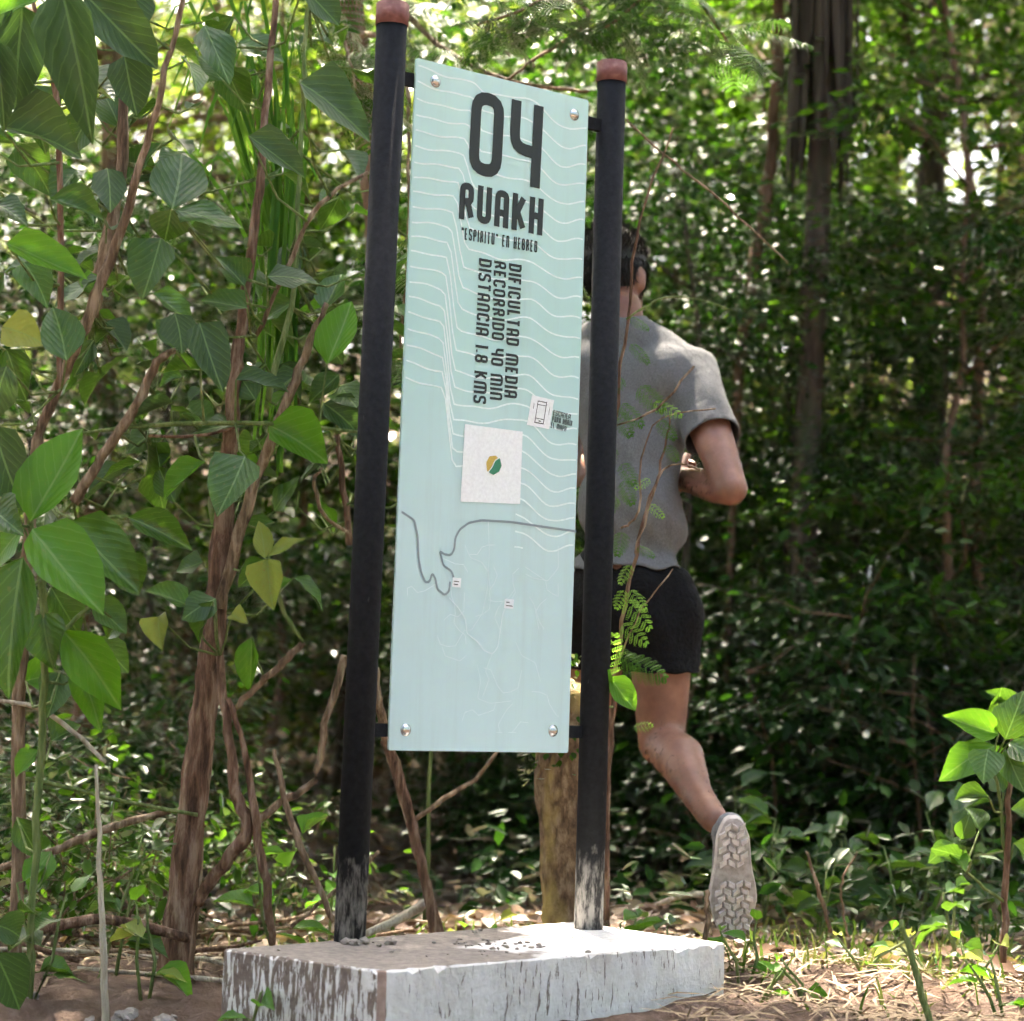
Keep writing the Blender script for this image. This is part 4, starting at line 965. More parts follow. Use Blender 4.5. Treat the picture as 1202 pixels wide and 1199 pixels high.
# right hand: loosely closed, five fingers
def hand(w, along, side, nrm_):
    out = []; pc_ = w + along * .05
    ells.append((pc_, along * .050, side * .040, nrm_ * .018))
    for k, (o_, L1) in enumerate(((-.030, .036), (-.010, .041), (.010, .038), (.029, .030))):
        a0 = pc_ + along * .042 + side * o_; a1 = a0 + along * L1 * .8 - nrm_ * L1 * .45; a2 = a1 - along * L1 * .15 - nrm_ * L1 * .75; a3 = a2 - along * L1 * .55 - nrm_ * L1 * .1
        out.extend([(a0, a1, .0095, .0088), (a1, a2, .0088, .0082), (a2, a3, .0082, .0072)])
    t0 = w + along * .022 - side * .030; t1 = t0 + along * .028 - side * .022 - nrm_ * .012; t2 = t1 + along * .030 + side * .004 - nrm_ * .014
    out.extend([(t0, t1, .0120, .0105), (t1, t2, .0105, .0085)]); return out
al = (J['rw'] - J['re']).normalized(); al = (al + Vector((.05, .9, .25))).normalized(); sd = Vector((0, 0, 1)); sd = (sd - al * sd.dot(al)).normalized()
caps += hand(J['rw'], al, -sd, sd.cross(al).normalized())
al2 = (J['lw'] - J['le']).normalized(); sd2 = (Vector((0, 0, 1)) - al2 * al2.z).normalized(); caps += hand(J['lw'], al2, -sd2, al2.cross(sd2).normalized())
body = mob('body', blob_mesh(caps, ells, .007, 5), M_skin, Rn)
# short dark body hair on the lower leg and forearm
vv = np.array([v.co for v in body.data.vertices]); nn = np.array([v.normal for v in body.data.vertices])
def near_limb(p, q, r):
    p, q = np.array(p), np.array(q); t = np.clip(((vv - p) @ (q - p)) / ((q - p) @ (q - p)), 0, 1); return (np.linalg.norm(vv - (p + t[:, None] * (q - p)), axis=1) < r) & (t > .08)
i1 = np.where(near_limb(J['rk'], J['ra'], .075))[0]; i2 = np.where(near_limb(J['re'], J['rw'], .06))[0]; ii = np.concatenate([rng.choice(i1, 1300), rng.choice(i2, 300)]); n = len(ii)
hh = leaf_cloud('body_hair', vv[ii], nn[ii] * .45 + np.array([0, 0, -1.0]) + rng.normal(0, .35, (n, 3)), nn[ii] + .01, rng.uniform(.006, .012, n), .00055, M_hair); hh['kind'] = 'stuff'; hh.parent = body; hh.matrix_parent_inverse = Matrix.Identity(4)
# shirt: inflated torso and sleeves, cut at collar, cuffs and hem
g_ = .017
sl_r = J['rs'].lerp(J['re'], .56); sl_l = J['ls'].lerp(J['le'], .5)
scaps = [(J['chest'] + ri * .09 + upv * .07, J['rs'] + upv * .004, .098, .070), (J['chest'] - ri * .09 + upv * .07, J['ls'] + upv * .004, .098, .070),
         (J['neck'] - upv * .02, J['neck'] + upv * .02, .070, .064), (J['rs'], sl_r + (sl_r - J['rs']) * .2, .070, .066), (J['ls'], sl_l, .068, .064),
         (J['neck'] - upv * .03 + ri * .03, J['rs'] + upv * .012, .060, .055), (J['neck'] - upv * .03 - ri * .03, J['ls'] + upv * .012, .060, .055)]
sells = [(J['chest'] - upv * .02, ri * .146, fw * .112, upv * .20), (J['wst'], ri * .138, fw * .106, upv * .17), (J['pel'], ri * .166, fw * .124, upv * .13), (J['wst'].lerp(J['chest'], .5), ri * .130, fw * .108, upv * .15)]
sm = blob_mesh(scaps, sells, .012, 6)
hem = P(760, 666, 5.76)
dirr = (J['re'] - J['rs']).normalized(); dirl = (J['le'] - J['ls']).normalized()
cut(sm, [(hem, Vector((.03, 0, -1)), None), (J['neck'] + upv * .012, (upv * 1 - fw * .25).normalized(), None),
         (sl_r, dirr, lambda c: (c - J['chest']).dot(ri) > .12 and .08 < (c - J['rs']).dot(dirr) < .42 and ((c - J['rs']) - dirr * (c - J['rs']).dot(dirr)).length < .085),
         (sl_l, dirl, lambda c: (c - J['chest']).dot(ri) < -.12 and .08 < (c - J['ls']).dot(dirl) < .42 and ((c - J['ls']) - dirl * (c - J['ls']).dot(dirl)).length < .085)])
# soft folds
for v in sm.vertices:
    c = v.co; k = .007 * math.sin(c.z * 30 + c.x * 24 + 2.4 * math.sin(c.x * 13)) + .0045 * math.sin(c.x * 48 - c.z * 26 + c.y * 17) + .003 * math.sin(c.x * 80 + c.z * 60)
    lower = max(0, min(1, (1.25 - c.z) / .3))
    v.co = c + Vector(v.normal) * k * (.35 + .9 * lower)
shirt = mob('shirt', sm, M_shirt, Rn); shirt['label'] = 'heather grey short-sleeved t-shirt'
sd_ = shirt.modifiers.new('t', 'SOLIDIFY'); sd_.thickness = .003
pcaps = [(J['rh'], J['rh'].lerp(J['rk'], .70), .100, .088), (J['lh'], J['lh'].lerp(J['lk'], .70), .100, .090)]
pells = [(J['pel'], ri * .150, fw * .114, upv * .11), (J['pel'] - upv * .05, ri * .146, fw * .115, upv * .10)]
pm = blob_mesh(pcaps, pells, .012, 5)
dr = (J['rk'] - J['rh']).normalized(); dl = (J['lk'] - J['lh']).normalized(); midx = (J['rh'].x + J['lh'].x) / 2
kr = P(780, 789, 5.74); kl = P(700, 785, 5.85)
cut(pm, [(kr, Vector((.02, 0, -1)), lambda c: c.x > midx), (kl, Vector((0, 0, -1)), lambda c: c.x <= midx)])
for v in pm.vertices:
    c = v.co; v.co = c + Vector(v.normal) * (.005 * math.sin(c.x * 60 + c.z * 22) + .003 * math.sin(c.z * 48 - c.x * 18))
sh = mob('shorts', pm, M_shorts, Rn); sm2 = sh.modifiers.new('t', 'SOLIDIFY'); sm2.thickness = .003
# hair: cap of short strands
hm = blob_mesh([], [(hd + Vector((0, 0, .024)) - fw * .006, ri * .080, fw * .100, upv * .104)], .008, 3)
cut(hm, [(hd - upv * .055 - fw * .02, (-upv + fw * .15).normalized(), None), (hd + fw * .06, (fw - upv * .55).normalized(), None)])
hair = mob('hair', hm, M_hair, Rn)
n = 2600; vv = np.array([v.co for v in hm.vertices]); nn = np.array([v.normal for v in hm.vertices]); ii = rng.integers(0, len(vv), n)
hs = leaf_cloud('hair_strands', vv[ii] - nn[ii] * .002, nn[ii] * .5 + np.array([0, -.1, .55]) * (vv[ii][:, 2:3] > hd.z + .04) + np.array([0, 0, -.8]) * (vv[ii][:, 2:3] <= hd.z + .04) + rng.normal(0, .2, (n, 3)), nn[ii] + .01, rng.uniform(.012, .028, n), .0022, M_hair)
hs['kind'] = 'stuff'; adopt(hs, Rn).parent = hair; hs.matrix_parent_inverse = Matrix.Identity(4)
for s in (-1, 1):
    bm = bmesh.new(); bmesh.ops.create_uvsphere(bm, u_segments=10, v_segments=8, radius=.012, matrix=Matrix.Translation(hd + fw * .082 + ri * .032 * s + upv * .012)); adopt(bm_obj('eye', bm, M_eye, None, True), Rn)
# shoes
def sole_outline(n=34):
    out = []
    for i in range(n):
        a = 2 * math.pi * i / n; y = math.sin(a) * .5 + .5              # 0 toe .. 1 heel
        w = (.050 + .004 * math.cos(a * 2)) if y < .55 else .040
        t = y; ww = np.interp(t, [0, .12, .35, .62, .85, 1], [.030, .045, .050, .036, .038, .030])
        x = math.cos(a); x = math.copysign(abs(x) ** .55, x) * ww * 1.12
        out.append((x, (t - .5) * .285))
    return out
def shoe(heel, toe, sole_n, name='shoe'):
    """sole plane given by heel and toe points and the outward sole normal"""
    yv = (heel - toe).normalized(); zv = (sole_n - yv * sole_n.dot(yv)).normalized(); xv = yv.cross(zv); c = (heel + toe) / 2; L = (heel - toe).length / .285
    def T(x, y, z): return c + xv * x * L + yv * y * L + zv * z * L
    ol = sole_outline(); bm = bmesh.new()
    lay = []
    for z, k in ((-.028, .93), (-.022, 1.0), (-.004, 1.0), (0, .95)): lay.append([bm.verts.new(T(x * k, y * (k * .3 + .7), z)) for x, y in ol])
    for a, b_ in zip(lay, lay[1:]):
        for i in range(len(ol)): j = (i + 1) % len(ol); bm.faces.new((a[i], a[j], b_[j], b_[i]))
    bm.faces.new(lay[-1]).material_index = 1; bm.faces.new(lay[0][::-1]); bmesh.ops.recalc_face_normals(bm, faces=bm.faces)
    s = adopt(bm_obj('sole', bm, M_sole, None, True, [M_groove]), Rn)
    # tread lugs, rows of small raised blocks
    V, Fc = [], []
    ys = np.arange(-.128, .130, .0165)
    for r_i, y in enumerate(ys):
        t = y / .285 + .5; hw = np.interp(t, [0, .12, .35, .62, .85, 1], [.018, .036, .042, .029, .031, .016])
        if .50 < t < .62: continue
        nx_ = 4 if hw > .034 else 3
        for q in range(nx_):
            x = -hw + 2 * hw * (q + .5) / nx_ + (.004 if r_i % 2 else -.004); w = hw / nx_ * .84; h_ = .0066; s_ = .004 * (1 if q % 2 else -1)
            b0 = len(V)
            for zz, kk in ((0, 1), (.0055, .8)):
                V.extend([T(x - w * kk, y - h_ * kk + s_, zz), T(x + w * kk, y - h_ * kk - s_, zz), T(x + w * kk, y + h_ * kk - s_, zz), T(x - w * kk, y + h_ * kk + s_, zz)])
            Fc.extend([(b0 + 4, b0 + 5, b0 + 6, b0 + 7)] + [(b0 + i, b0 + (i + 1) % 4, b0 + 4 + (i + 1) % 4, b0 + 4 + i) for i in range(4)])
    tr = mesh_obj('tread', V, Fc, M_sole); tr['kind'] = 'stuff'; tr.parent = s; tr.matrix_parent_inverse = Matrix.Identity(4)
    up_c = [(T(0, -.10, -.040), T(0, -.02, -.050), .034, .042), (T(0, -.02, -.050), T(0, .06, -.060), .042, .038), (T(0, .06, -.060), T(0, .105, -.050), .038, .034), (T(0, .085, -.06), T(0, .07, -.105), .037, .036)]
    mob('shoe_upper', blob_mesh(up_c, [], .008, 4), M_upper, Rn)
shoe(P(861, 960, 5.30), P(861, 1104, 5.37), Vector((.05, -1, .05)))
lg0 = gzf(J['la'].x, J['la'].y); hl = J['la'].copy(); hl.z = lg0 + .012; hl.y -= .05; shoe(hl, hl + Vector((-.02, .28, 0)), Vector((0, 0, -1)))

# ------------------------------------------------------------------ small plants near the camera
def herb(px, py_base, d, top_h, n, L, key, label, spread=.10, zbase=None, group=None, name='small_plant', nst=1):
    g = gpos(px, d) if zbase is None else Vector((P(px, 800, d).x, d, zbase))
    pl = Plant(name, g, label, 'plant', group)
    for s in range(nst):
        tip = g + Vector((random.gauss(0, spread * .5), random.gauss(0, spread * .4), top_h * random.uniform(.75, 1)))
        pts = [g + Vector((random.gauss(0, .01), 0, -.02)), g.lerp(tip, .4) + Vector((random.gauss(0, .01), 0, 0)), g.lerp(tip, .75), tip]
        pl.stems += [pts[0].lerp(pts[1], .5), pts[1], pts[1].lerp(pts[2], .5), pts[2], pts[2].lerp(pts[3], .5), pts[3]]
        adopt(tube_obj('stem', pts, [.004, .0035, .003, .002], B_green, None, 6, .05), pl.root)
        mm = max(2, n // nst)
        for k in range(mm):
            t = .25 + .75 * k / max(mm - 1, 1); p = g.lerp(tip, t); a = k * 2.4 + random.uniform(-.4, .4)
            l = L * random.uniform(.7, 1.15) * (1.1 - .35 * t)
            dv = Vector((math.cos(a), math.sin(a) * .8, random.uniform(-.35, .45) + (t - .6))).normalized()
            off = Vector((math.cos(a), math.sin(a), .15)) * l * .25
            place_leaf(pl.root, p + off, p + off + dv * l, l * random.uniform(.42, .6), key if isinstance(key, str) and len(key) == 1 else random.choice(key), (random.gauss(0, .3), random.gauss(-.35, .25), 1))
            tube_data([p, p + off * .6, p + off], [.0018, .0015, .0013], 4, 0, pl.V, pl.F)
    pl.done(B_green); return pl
# sapling at the right edge, traced
Rp = Plant('leafy_sapling', gpos(1180, 5.3), 'bright green leafy sapling at the right edge', 'sapling')
Rp.stem([(1178, 1130, 5.3, 8), (1181, 1040, 5.3, 8), (1184, 940, 5.3, 7), (1190, 860, 5.3, 6), (1196, 820, 5.3, 4)], B_red, 7); Rp.stem([(1180, 1000, 5.3, 4), (1170, 920, 5.28, 4), (1160, 870, 5.28, 3)], B_green, 6)
Rp.stem([(1180, 1060, 5.3, 4), (1140, 1030, 5.25, 3), (1120, 1000, 5.22, 3)], B_green, 6)
for a in [(1172, 862, 1112, 838, 34, 'b', 5.2), (1168, 876, 1104, 906, 34, 'b', 5.18), (1160, 880, 1155, 918, 36, 'g', 5.1), (1180, 868, 1200, 812, 40, 'g', 5.2), (1185, 872, 1225, 890, 40, 'g', 5.2), (1180, 880, 1205, 930, 36, 'g', 5.2), (1160, 935, 1116, 935, 22, 'g', 5.2),
          (1165, 845, 1176, 808, 24, 'g', 5.3), (1195, 835, 1160, 810, 22, 'g', 5.3), (1178, 930, 1162, 905, 22, 'g', 5.3), (1150, 975, 1136, 945, 24, 'g', 5.25), (1120, 1000, 1134, 1020, 18, 'b', 5.2), (1120, 990, 1090, 1010, 20, 'g', 5.2), (1128, 985, 1140, 960, 22, 'g', 5.2),
          (1186, 950, 1225, 965, 30, 'g', 5.3), (1140, 1010, 1100, 995, 18, 'g', 5.2), (1184, 900, 1140, 880, 30, 'b', 5.35), (1190, 990, 1215, 1010, 24, 'g', 5.3)]:
    Rp.leaf(*a)
Rp.done(B_green)
herb(740, 1090, 5.5, .16, 12, .10, 'b', 'low leafy weed between the right post and the running shoe', nst=3, spread=.12)
herb(795, 1095, 5.45, .12, 8, .07, 'bg', 'small weed just left of the running shoe', nst=2)
herb(884, 1100, 5.2, .13, 7, .055, 'b', 'thin seedling in front of the running shoe', nst=2)
herb(306, 1190, 4.45, .115, 4, .085, 'b', 'small seedling in front of the peeling left face of the base', name='seedling')
herb(190, 1180, 4.75, .20, 7, .08, 'by', 'small weed left of the concrete base', nst=2)
herb(60, 1120, 4.7, .24, 8, .09, 'bg', 'weed with pointed leaves low at the left edge', nst=2)
herb(140, 1100, 4.95, .3, 9, .08, 'g', 'weed beside the pale stake', nst=2)
for a in [(900, 6.6, .36, 10, .15, 'g', 'young plant with a star of leaves behind the runner shoe'), (1010, 6.9, .30, 10, .13, 'g', 'dark leafy plant left of the dry stalks'), (870, 7.6, .35, 9, .14, 'g', 'young plant on the dark floor beside the runner calf'),
          (970, 6.1, .22, 9, .09, 'g', 'low plant behind the dry canes'), (1075, 6.3, .25, 10, .10, 'g', 'low plant left of the right-edge sapling'), (1090, 5.4, .12, 7, .06, 'by', 'yellowing weed on the bare soil at the right'), (1150, 5.0, .10, 7, .06, 'yb', 'small yellow-leaved weed low at the right edge'),
          (960, 5.0, .09, 6, .05, 'yb', 'tiny weed on the lit soil right of the base'), (905, 4.85, .07, 5, .045, 'b', 'tiny seedling next to the right end of the base'), (1130, 5.7, .22, 9, .09, 'g', 'leafy weed at the foot of the right-edge sapling'), (1190, 4.7, .13, 6, .08, 'b', 'green weed in the lower right corner'),
          (1020, 5.25, .08, 6, .05, 'by', 'seedling beside the curved dry stalk'), (330, 5.35, .28, 9, .10, 'b', 'bright weed behind the base at the left'), (400, 5.9, .30, 9, .11, 'bg', 'weed growing between left post and woody stem'), (560, 5.75, .12, 8, .07, 'by', 'low weed under the middle of the panel'), (440, 5.5, .10, 7, .06, 'b', 'tiny weed behind the left post foot')]:
    herb(a[0], 0, a[1], a[2], a[3], a[4], a[5], a[6], nst=2)
for k in range(16):
    x = random.uniform(830, 1200); d = random.uniform(6.5, 9.2)
    herb(x, 0, d, random.uniform(.2, .5), 9, random.uniform(.11, .19), 'g', '%s broad-leaved plant on the dark floor %s' % (('nearer', 'middle', 'farther')[min(2, int((d - 6.5)))], where(x, d)[0]), nst=2, group='plants on the dark forest floor')

# grass tufts and straw on the lit soil: nobody could count it
V, Fc = [], []; Vd, Fd = [], []
def blade(V, Fc, g, h, lean, w):
    pts = [g, g + Vector((lean[0] * .3, lean[1] * .3, h * .5)), g + Vector((lean[0] * .7, lean[1] * .7, h * .85)), g + Vector((lean[0], lean[1], h * .95))]
    b0 = len(V)
    for i, p in enumerate(pts): ww = w * (1, .9, .6, .05)[i]; V.extend([p - Vector((ww, 0, 0)), p + Vector((ww, 0, 0))])
    for i in range(3): Fc.append((b0 + 2 * i, b0 + 2 * i + 1, b0 + 2 * i + 3, b0 + 2 * i + 2))
for k in range(620):
    x = random.uniform(840, 1230) if random.random() < .75 else random.uniform(250, 700); d = random.uniform(5.35, 6.3) if random.random() < .85 else random.uniform(4.6, 5.4)
    if x < 800: d = random.uniform(5.42, 6.2)
    g = gpos(x, d)
    if x > 840 and d < 5.2 and random.random() < .6: continue
    blade(V, Fc, g, random.uniform(.02, .085), (random.gauss(0, .03), random.gauss(0, .03)), random.uniform(.0015, .004))
gr = mesh_obj('grass', V, Fc, leaf_mat('grass_blade', [(0, (.025, .07, .012)), (.6, (.065, .10, .022)), (1, (.20, .17, .075))], .28, (.16, .24, .04))); tag(gr, 'short yellow-green grass round the concrete base', 'grass', None, 'stuff')
for k in range(1500):
    x = random.uniform(820, 1240) if random.random() < .6 else random.uniform(-30, 460); d = random.uniform(4.4, 6.2)
    if x < 460: d = random.uniform(4.95, 6.6)
    g = gpos(x, d); g.z += random.uniform(.002, .03); a = random.uniform(0, 6.28); l = random.uniform(.03, .16); e = g + Vector((math.cos(a) * l, math.sin(a) * l, 0)); e.z = gzf(e.x, e.y) + random.uniform(.002, .03)
    w = random.uniform(.001, .003); s = Vector((-math.sin(a), math.cos(a), 0)) * w; b0 = len(Vd)
    mdl = (g + e) / 2 + Vector((0, 0, random.uniform(.0, .015)))
    Vd.extend([g - s, g + s, mdl - s + Vector((0, 0, w)), mdl + s, e - s, e + s]); Fd.extend([(b0, b0 + 1, b0 + 3, b0 + 2), (b0 + 2, b0 + 3, b0 + 5, b0 + 4)])
stw = mesh_obj('straw', Vd, Fd, M_straw); tag(stw, 'dry straw and grass stems strewn over the soil', 'straw', None, 'stuff')
# rubble at the lower left
M_rub = mat_noise('rubble', [(.3, (.10, .085, .072)), (.55, (.21, .19, .17)), (.75, (.36, .34, .32))], 28, .95, .9, .02)
for k in range(26):
    x = random.uniform(120, 290) if k < 18 else random.uniform(0, 120); d = random.uniform(4.35, 4.75); g = gpos(x, d)
    bm = bmesh.new(); rr = random.uniform(.006, .026); bmesh.ops.create_icosphere(bm, subdivisions=3, radius=rr); ph_ = random.uniform(0, 9)
    for v in bm.verts:
        q_ = v.co / rr; v.co *= (1 + .22 * math.sin(q_.x * 3 + ph_) * math.sin(q_.y * 2.6 + ph_ * 2) + .10 * math.sin(q_.z * 6 + q_.x * 5 + ph_)) * random.uniform(.94, 1.06); v.co.z *= .65
    o = bm_obj('rubble_stone', bm, M_rub); o.location = g + Vector((0, 0, rr * .1)); tag(o, 'grey lump of broken concrete at the lower left', 'stone', 'rubble at the lower left')

# ------------------------------------------------------------------ forest floor
n = 15000
d_ = 5.5 + 17 * rng.random(n) ** 1.25; px_ = rng.uniform(-120, 1320, n)
xs = (px_ - 601) / F * d_; ys = d_
pos = np.stack([xs, ys, gz(xs, ys) + rng.uniform(.004, .035, n)], -1); dv = rdir(n, .15); nr = unit(rng.normal(0, .35, (n, 3)) + np.array([0, 0, 1.0])); L = rng.uniform(.04, .11, n)
lit = leaf_cloud('leaf_litter', pos, dv, nr, L, L * .55, L_dry); tag(lit, 'brown fallen leaves covering the forest floor', 'leaves', None, 'stuff')
n = 14000
d_ = 5.85 + 13 * rng.random(n) ** 1.25; px_ = rng.uniform(-100, 1300, n)
xs = (px_ - 601) / F * d_; ys = d_
cl_ = np.sin(xs * 3.1 + 1) * np.sin(ys * 1.7) + .6 * np.sin(xs * 7 + ys * 3) + rng.normal(0, .5, n) + np.where(px_ > 560, .75, -.55) - np.interp(d_, [6, 7.5], [.6, 0])
k_ = cl_ > .15; xs, ys = xs[k_], ys[k_]; n = len(xs)
pos = np.stack([xs, ys, gz(xs, ys) + .03 + rng.gamma(2, .055, n)], -1); dv = rdir(n, .45); nr = unit(rng.normal(0, .4, (n, 3)) + np.array([0, -.15, 1.0])); L = rng.uniform(.05, .12, n) * np.interp(ys, [6, 9], [.55, 1.0])
gc = leaf_cloud('ground_cover', pos, dv, nr, L, L * .5, L_dark); tag(gc, 'dark green low ground cover over the forest floor', 'plants', None, 'stuff')

# ------------------------------------------------------------------ undergrowth shrubs and trees, built once per kind and copied
def shrub_proto(h, n_stem, n_leaf, leafL, lmat, bmat, ratio=.5, flat=.5, spread=.16):
    V, Fc, ends = [], [], []
    for k in range(n_stem):
        a = k * 2.4; d = Vector((math.cos(a) * .5, math.sin(a) * .5, 1))
        bp = rand_branch((math.cos(a) * .05, math.sin(a) * .05, -.05), d, h * random.uniform(.7, 1.1), .012, V, Fc, 6, .18)
        ends += bp[2:]
        for j in range(4):
            q = random.choice(bp[2:]); sp_ = rand_branch(q, Vector((random.gauss(0, 1), random.gauss(0, 1), .3)), h * .38, .006, V, Fc, 4, .2, 4); ends += sp_[1:]
    pos, dd, nr, L = sprays(np.array([tuple(e) for e in ends]), max(1, n_leaf // len(ends)), spread, leafL, flat)
    t = mesh_obj('stem', V, Fc, bmat, None, True); c = leaf_cloud('foliage', pos, dd, nr, L, L * ratio, lmat)
    return t, c
SHN = shrub_proto(1.2, 6, 520, .10, L_mid, B_tan, .5, .6, .12)
SH = [shrub_proto(1.3, 7, 2200, .075, L_dark, B_brown), shrub_proto(1.0, 6, 1800, .09, L_dark, B_brown), shrub_proto(1.5, 8, 3000, .06, L_mid, B_tan), shrub_proto(1.2, 6, 2000, .065, L_pale, B_tan)]
TR_ = [build_tree('t', 4.2, .035, 1.5, 1.3, 16, 4600, .086, B_brown, L_mid, low=.22, flat=.16, spread=.22), build_tree('t', 3.6, .03, 1.2, 1.2, 15, 5200, .058, B_dark, L_dark, low=.2, flat=.16, spread=.22),
       build_tree('t', 4.8, .04, 1.6, 1.5, 18, 5200, .082, B_brown, L_pale, low=.25, flat=.18, spread=.24),
       build_tree('t', 9.5, .20, 4.6, 3.4, 16, 8000, .15, B_dark, L_mid, low=0, flat=.3, spread=.40), build_tree('t', 8.5, .14, 4.4, 2.9, 12, 6000, .11, B_brown, L_pale, lean=(.02, 0), low=0, flat=.3, spread=.40)]
SH.append(SHN)
names_ = {4: 'loose sparse', 0: 'dark bushy', 1: 'dark broad-leaved', 2: 'green fine-leaved', 3: 'pale sunlit'}
cnt = {}
def uniq(s):
    cnt[s] = cnt.get(s, 0) + 1; return s
# (pixel column, metres ahead, kind, scale)
shr = [(55, 5.65, 4, .46), (150, 5.9, 4, .42), (330, 6.6, 4, .36), (900, 8.2, 0, .8), (1010, 8.8, 1, .9), (1110, 8.0, 0, .85), (1200, 8.5, 1, 1.0), (840, 9.6, 1, 1.0), (960, 10.4, 0, 1.15), (1075, 10.8, 2, 1.1), (1180, 10.6, 0, 1.25), (780, 11.2, 0, 1.1), (900, 12.4, 2, 1.2), (1030, 13.0, 0, 1.3), (1150, 13.4, 1, 1.4),
       (700, 12.8, 2, 1.1), (600, 11.6, 1, .9), (560, 9.4, 0, .55), (640, 9.0, 1, .5), (520, 13.5, 2, 1.2), (430, 12.4, 0, .9), (340, 13.6, 3, 1.1), (240, 12.8, 3, .9), (130, 13.4, 3, 1.0), (40, 12.4, 2, 1.1), (30, 8.0, 0, .7), (120, 7.4, 0, .5), (200, 8.6, 2, .45), (10, 6.6, 0, .5), (100, 6.9, 4, .5),
       (480, 16, 3, 1.5), (300, 17, 3, 1.5), (160, 16.5, 3, 1.5), (660, 16, 2, 1.5), (820, 16.5, 3, 1.5), (980, 16.4, 2, 1.6), (1120, 17, 3, 1.6), (1230, 15.5, 2, 1.5), (20, 17, 3, 1.6)]
for i, (px, d, k, s) in enumerate(shr):
    sd, dp = where(px, d)
    put(SH[k], 'understory_shrub', gpos(px, d), i * 1.7, s, '%s %s undergrowth shrub %s' % (dp, names_[k], sd), 'shrub', 'undergrowth shrubs, %s %s %s' % (dp, names_[k], sd))
sap = [(925, 9.2, 1, .68), (1000, 9.4, 1, .75), (1100, 8.8, 1, .66), (1190, 10.4, 1, .85), (780, 12.0, 0, .95), (920, 14.6, 0, 1.15), (1045, 15.2, 2, 1.1), (700, 14.2, 1, 1.05), (620, 10.8, 1, 1.0), (540, 13.0, 0, 1.0), (470, 10.6, 1, 1.0), (1160, 15.4, 2, 1.15), (820, 16.0, 2, 1.15), (970, 18.2, 2, 1.2), (50, 10.6, 1, .85), (60, 16.6, 2, 1.0), (600, 17.4, 2, 1.1), (400, 11.4, 1, .75), (1260, 10, 0, .9), (-40, 9, 1, .8), (250, 19, 2, .9), (740, 19, 2, 1.2), (150, 13.2, 0, .95), (290, 15, 2, .9), (880, 11.0, 0, .85), (800, 8.6, 1, .72), (1120, 8.5, 0, .68), (1210, 8.4, 1, .72), (100, 11.6, 1, .9), (255, 11.0, 1, .82), (330, 10.2, 0, .72), (175, 9.4, 1, .72), (20, 8.2, 1, .7), (560, 9.2, 1, .8), (700, 9.9, 1, .92)]
kn = {0: 'green layered', 1: 'dark layered', 2: 'pale sunlit'}
for i, (px, d, k, s) in enumerate(sap):
    sd, dp = where(px, d)
    put(TR_[k], 'young_tree', gpos(px, d), i * 2.1, s, '%s %s young tree %s' % (dp, kn[k], sd), 'tree', 'young trees, %s %s %s' % (dp, kn[k], sd))
TR_.append(build_tree('t', 11.5, .055, 9.2, 2.0, 9, 3500, .13, B_dark, L_mid, low=0, flat=.3, spread=.40))
big = [(945, 8.7, 5, 1.0, 'large dark tree trunk at the top right of the runner'), (1085, 11.5, 3, .58, 'second dark trunk right of the large dark tree'), (1190, 16.5, 4, .95, 'dim trunk near the upper right corner'), (105, 10.2, 4, .6, 'dark slim trunk behind the left leaves'), (212, 12.0, 4, .62, 'dark straight trunk seen left of the woody stem'),
       (1500, 9.6, 3, .75, 'unseen tall tree added for shade just past the right edge'), (-330, 9.5, 3, .7, 'tall tree just past the left edge'), (1480, 13.5, 3, 1.0, 'unseen tall tree added for shade past the right edge, farther off'), (140, 18, 4, 1.0, 'far tall tree behind the pale stake'), (270, 25, 4, 1.1, 'farthest tall tree left of the woody stem'), (480, 23, 4, 1.1, 'far tall tree behind the panel top'), (800, 20, 4, 1.0, 'far tall tree above the runner'), (350, 22, 4, 1.0, 'far tall tree left of the left post'), (1020, 23, 4, 1.1, 'far tall tree right of the large dark tree')]  # the trees past the right edge are added to darken the undergrowth
for i, (px, d, k, s, lab) in enumerate(big):
    root = put(TR_[k], 'forest_tree', gpos(px, d), i * 1.3 + .5, s, lab, 'tree', 'tall trees of the wood')
    if k == 5:                   # a skirt of dead hanging leaves on its stem
        V, Fc = [], []; zb = P(945, 235, 8.7).z - root.location.z
        for q in range(170):
            an_ = random.uniform(0, 6.28); rr_ = random.uniform(.08, .14); z0 = random.uniform(zb + .3, zb + 2.2); z1 = max(z0 - random.uniform(.5, 1.1), zb + random.uniform(0, .25))
            p0 = Vector((math.cos(an_) * .08, math.sin(an_) * .08, z0)); p1 = Vector((math.cos(an_) * rr_, math.sin(an_) * rr_, z0 * .8 + z1 * .2)); p2 = Vector((math.cos(an_ + .1) * rr_ * 1.1, math.sin(an_ + .1) * rr_ * 1.1, z1))
            ribbon(V, Fc, [p0, p1, (p1 + p2) / 2, p2], random.uniform(.010, .022), Vector((math.cos(an_), math.sin(an_), .1)).normalized())
        sk = mesh_obj('hanging_dead_leaves', V, Fc, mat_noise('dead_leaf_skirt', [(.3, (.018, .014, .010)), (.7, (.075, .062, .045))], 30, .9, .3, .01, (1, 1, .1)), root); sk['kind'] = 'stuff'
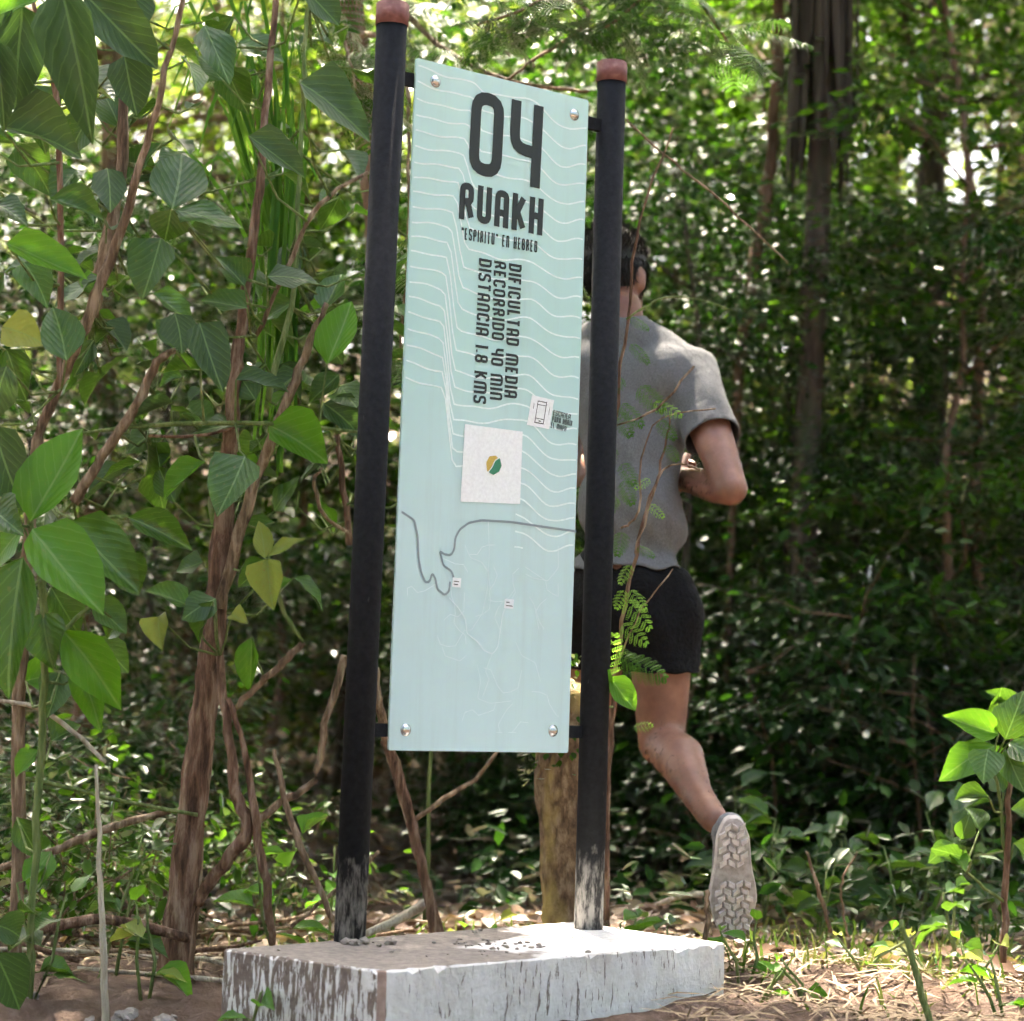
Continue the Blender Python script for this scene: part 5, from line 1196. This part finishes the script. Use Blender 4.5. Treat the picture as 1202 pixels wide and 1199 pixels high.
# thin reddish saplings traced in front of the thicket
for path, lab in (([(868, 420, 9.0, 13), (885, 320, 9.0, 15), (902, 220, 9.0, 15), (910, 110, 9.0, 14), (915, -40, 9.0, 13)], 'slim reddish leaning trunk above the runner'), ([(1146, 960, 9.0, 15), (1148, 700, 9.0, 14), (1146, 520, 9.0, 14), (1150, 360, 9.0, 13), (1138, 200, 9.0, 10), (1120, 60, 9.0, 8), (1090, -60, 9.0, 7)], 'slim straight brown trunk at the right'),
                  ([(840, 60, 9.4, 5), (1000, 160, 9.4, 4)], None)):
    if lab is None: continue
    pts, r = stem_px(path, 4, .006)
    if lab.startswith('slim reddish'): pts = [gpos(850, 9.0), P(858, 640, 9.0)] + pts; r = [.014, .014] + r
    root = empty('slim_tree', gpos(path[0][0], 9.0), lab, 'tree'); adopt(tube_obj('trunk', pts, r, B_brown, None, 9, .06), root)
    V, Fc, ends = [], [], []
    for k in range(9):
        q = pts[-1 - k % 6]; bp = rand_branch(q, Vector((random.gauss(0, 1), random.gauss(0, .6), .2)), .7, .007, V, Fc); ends += bp[2:]
    adopt(mesh_obj('branches', V, Fc, B_brown, None, True), root)['kind'] = 'stuff'
    pos, dd, nr, L = sprays(np.array([tuple(e) for e in ends]), 34, .15, .06, .3); cc = np.array([.35, 9.0, 4.45] if lab.startswith('slim reddish') else [1.75, 8.9, 4.4]); cr_ = np.array([.9, .8, .75] if lab.startswith('slim reddish') else [1.5, .9, .8]); nc = 1800 if lab.startswith('slim reddish') else 3600
    o_ = unit(rng.normal(size=(nc, 3))) * rng.random((nc, 1)) ** .4; Lh = rng.uniform(.07, .13, nc)  # broad upper crown added above the view to shade the floor
    pos = np.concatenate([pos, cc + o_ * cr_]); dd = np.concatenate([dd, rdir(nc, .5)]); nr = np.concatenate([nr, unit(rng.normal(0, .4, (nc, 3)) + np.array([0, 0, 1.0]))]); L = np.concatenate([L, Lh])
    adopt(leaf_cloud('crown', pos, dd, nr, L, L * .5, L_mid), root)
# the far wood on the slope, and an added unseen leaf ring that blocks low sky: one mass each
n = 15000
xs = rng.uniform(-13, 13, n); ys = rng.uniform(24, 40, n); zz = gz(xs, ys) + rng.gamma(2.0, 1.2, n)
w_ = np.sin(xs * 1.7 + zz * .6) * np.sin(zz * 1.9 + ys) + rng.normal(0, .7, n); k_ = w_ > -.3
pos = np.stack([xs, ys, zz], -1)[k_]; n = len(pos); L = rng.uniform(.14, .30, n)
fw_ = leaf_cloud('far_wood', pos, rdir(n, .5), unit(rng.normal(0, .5, (n, 3)) + np.array([0, 0, 1.0])), L, L * .6, L_pale); tag(fw_, 'sunlit far-off wood on the slope behind the trees', 'wood', None, 'stuff')
n = 9500
an = np.radians(rng.uniform(35, 325, n)); rr = rng.uniform(9, 14, n)      # angle from straight ahead
xs = np.sin(an) * rr; ys = 3 + np.cos(an) * rr; zz = rng.uniform(0, 12, n)
L = rng.uniform(.4, .8, n)
sw = leaf_cloud('sky_block_wood', np.stack([xs, ys, zz], -1), rdir(n, .5), unit(rng.normal(0, .6, (n, 3)) + np.array([0, 0, .7])), L, L * .6, L_mid); tag(sw, 'unseen leaf ring added round the clearing to block low sky', 'wood', None, 'stuff')

# two look-alikes at one landmark are told apart by their side
seen = {}
for o in list(scene.objects):
    if o.parent is None and o.get('label') and o.type == 'EMPTY': seen.setdefault(o['label'], []).append(o)
for lab, os_ in seen.items():
    if len(os_) in (2, 3):
        os_.sort(key=lambda o: proj(o.location)[0])
        for o, w in zip(os_, ('leftmost', 'rightmost') if len(os_) == 2 else ('leftmost', 'middle', 'rightmost')):
            o['label'] = w + ' ' + lab
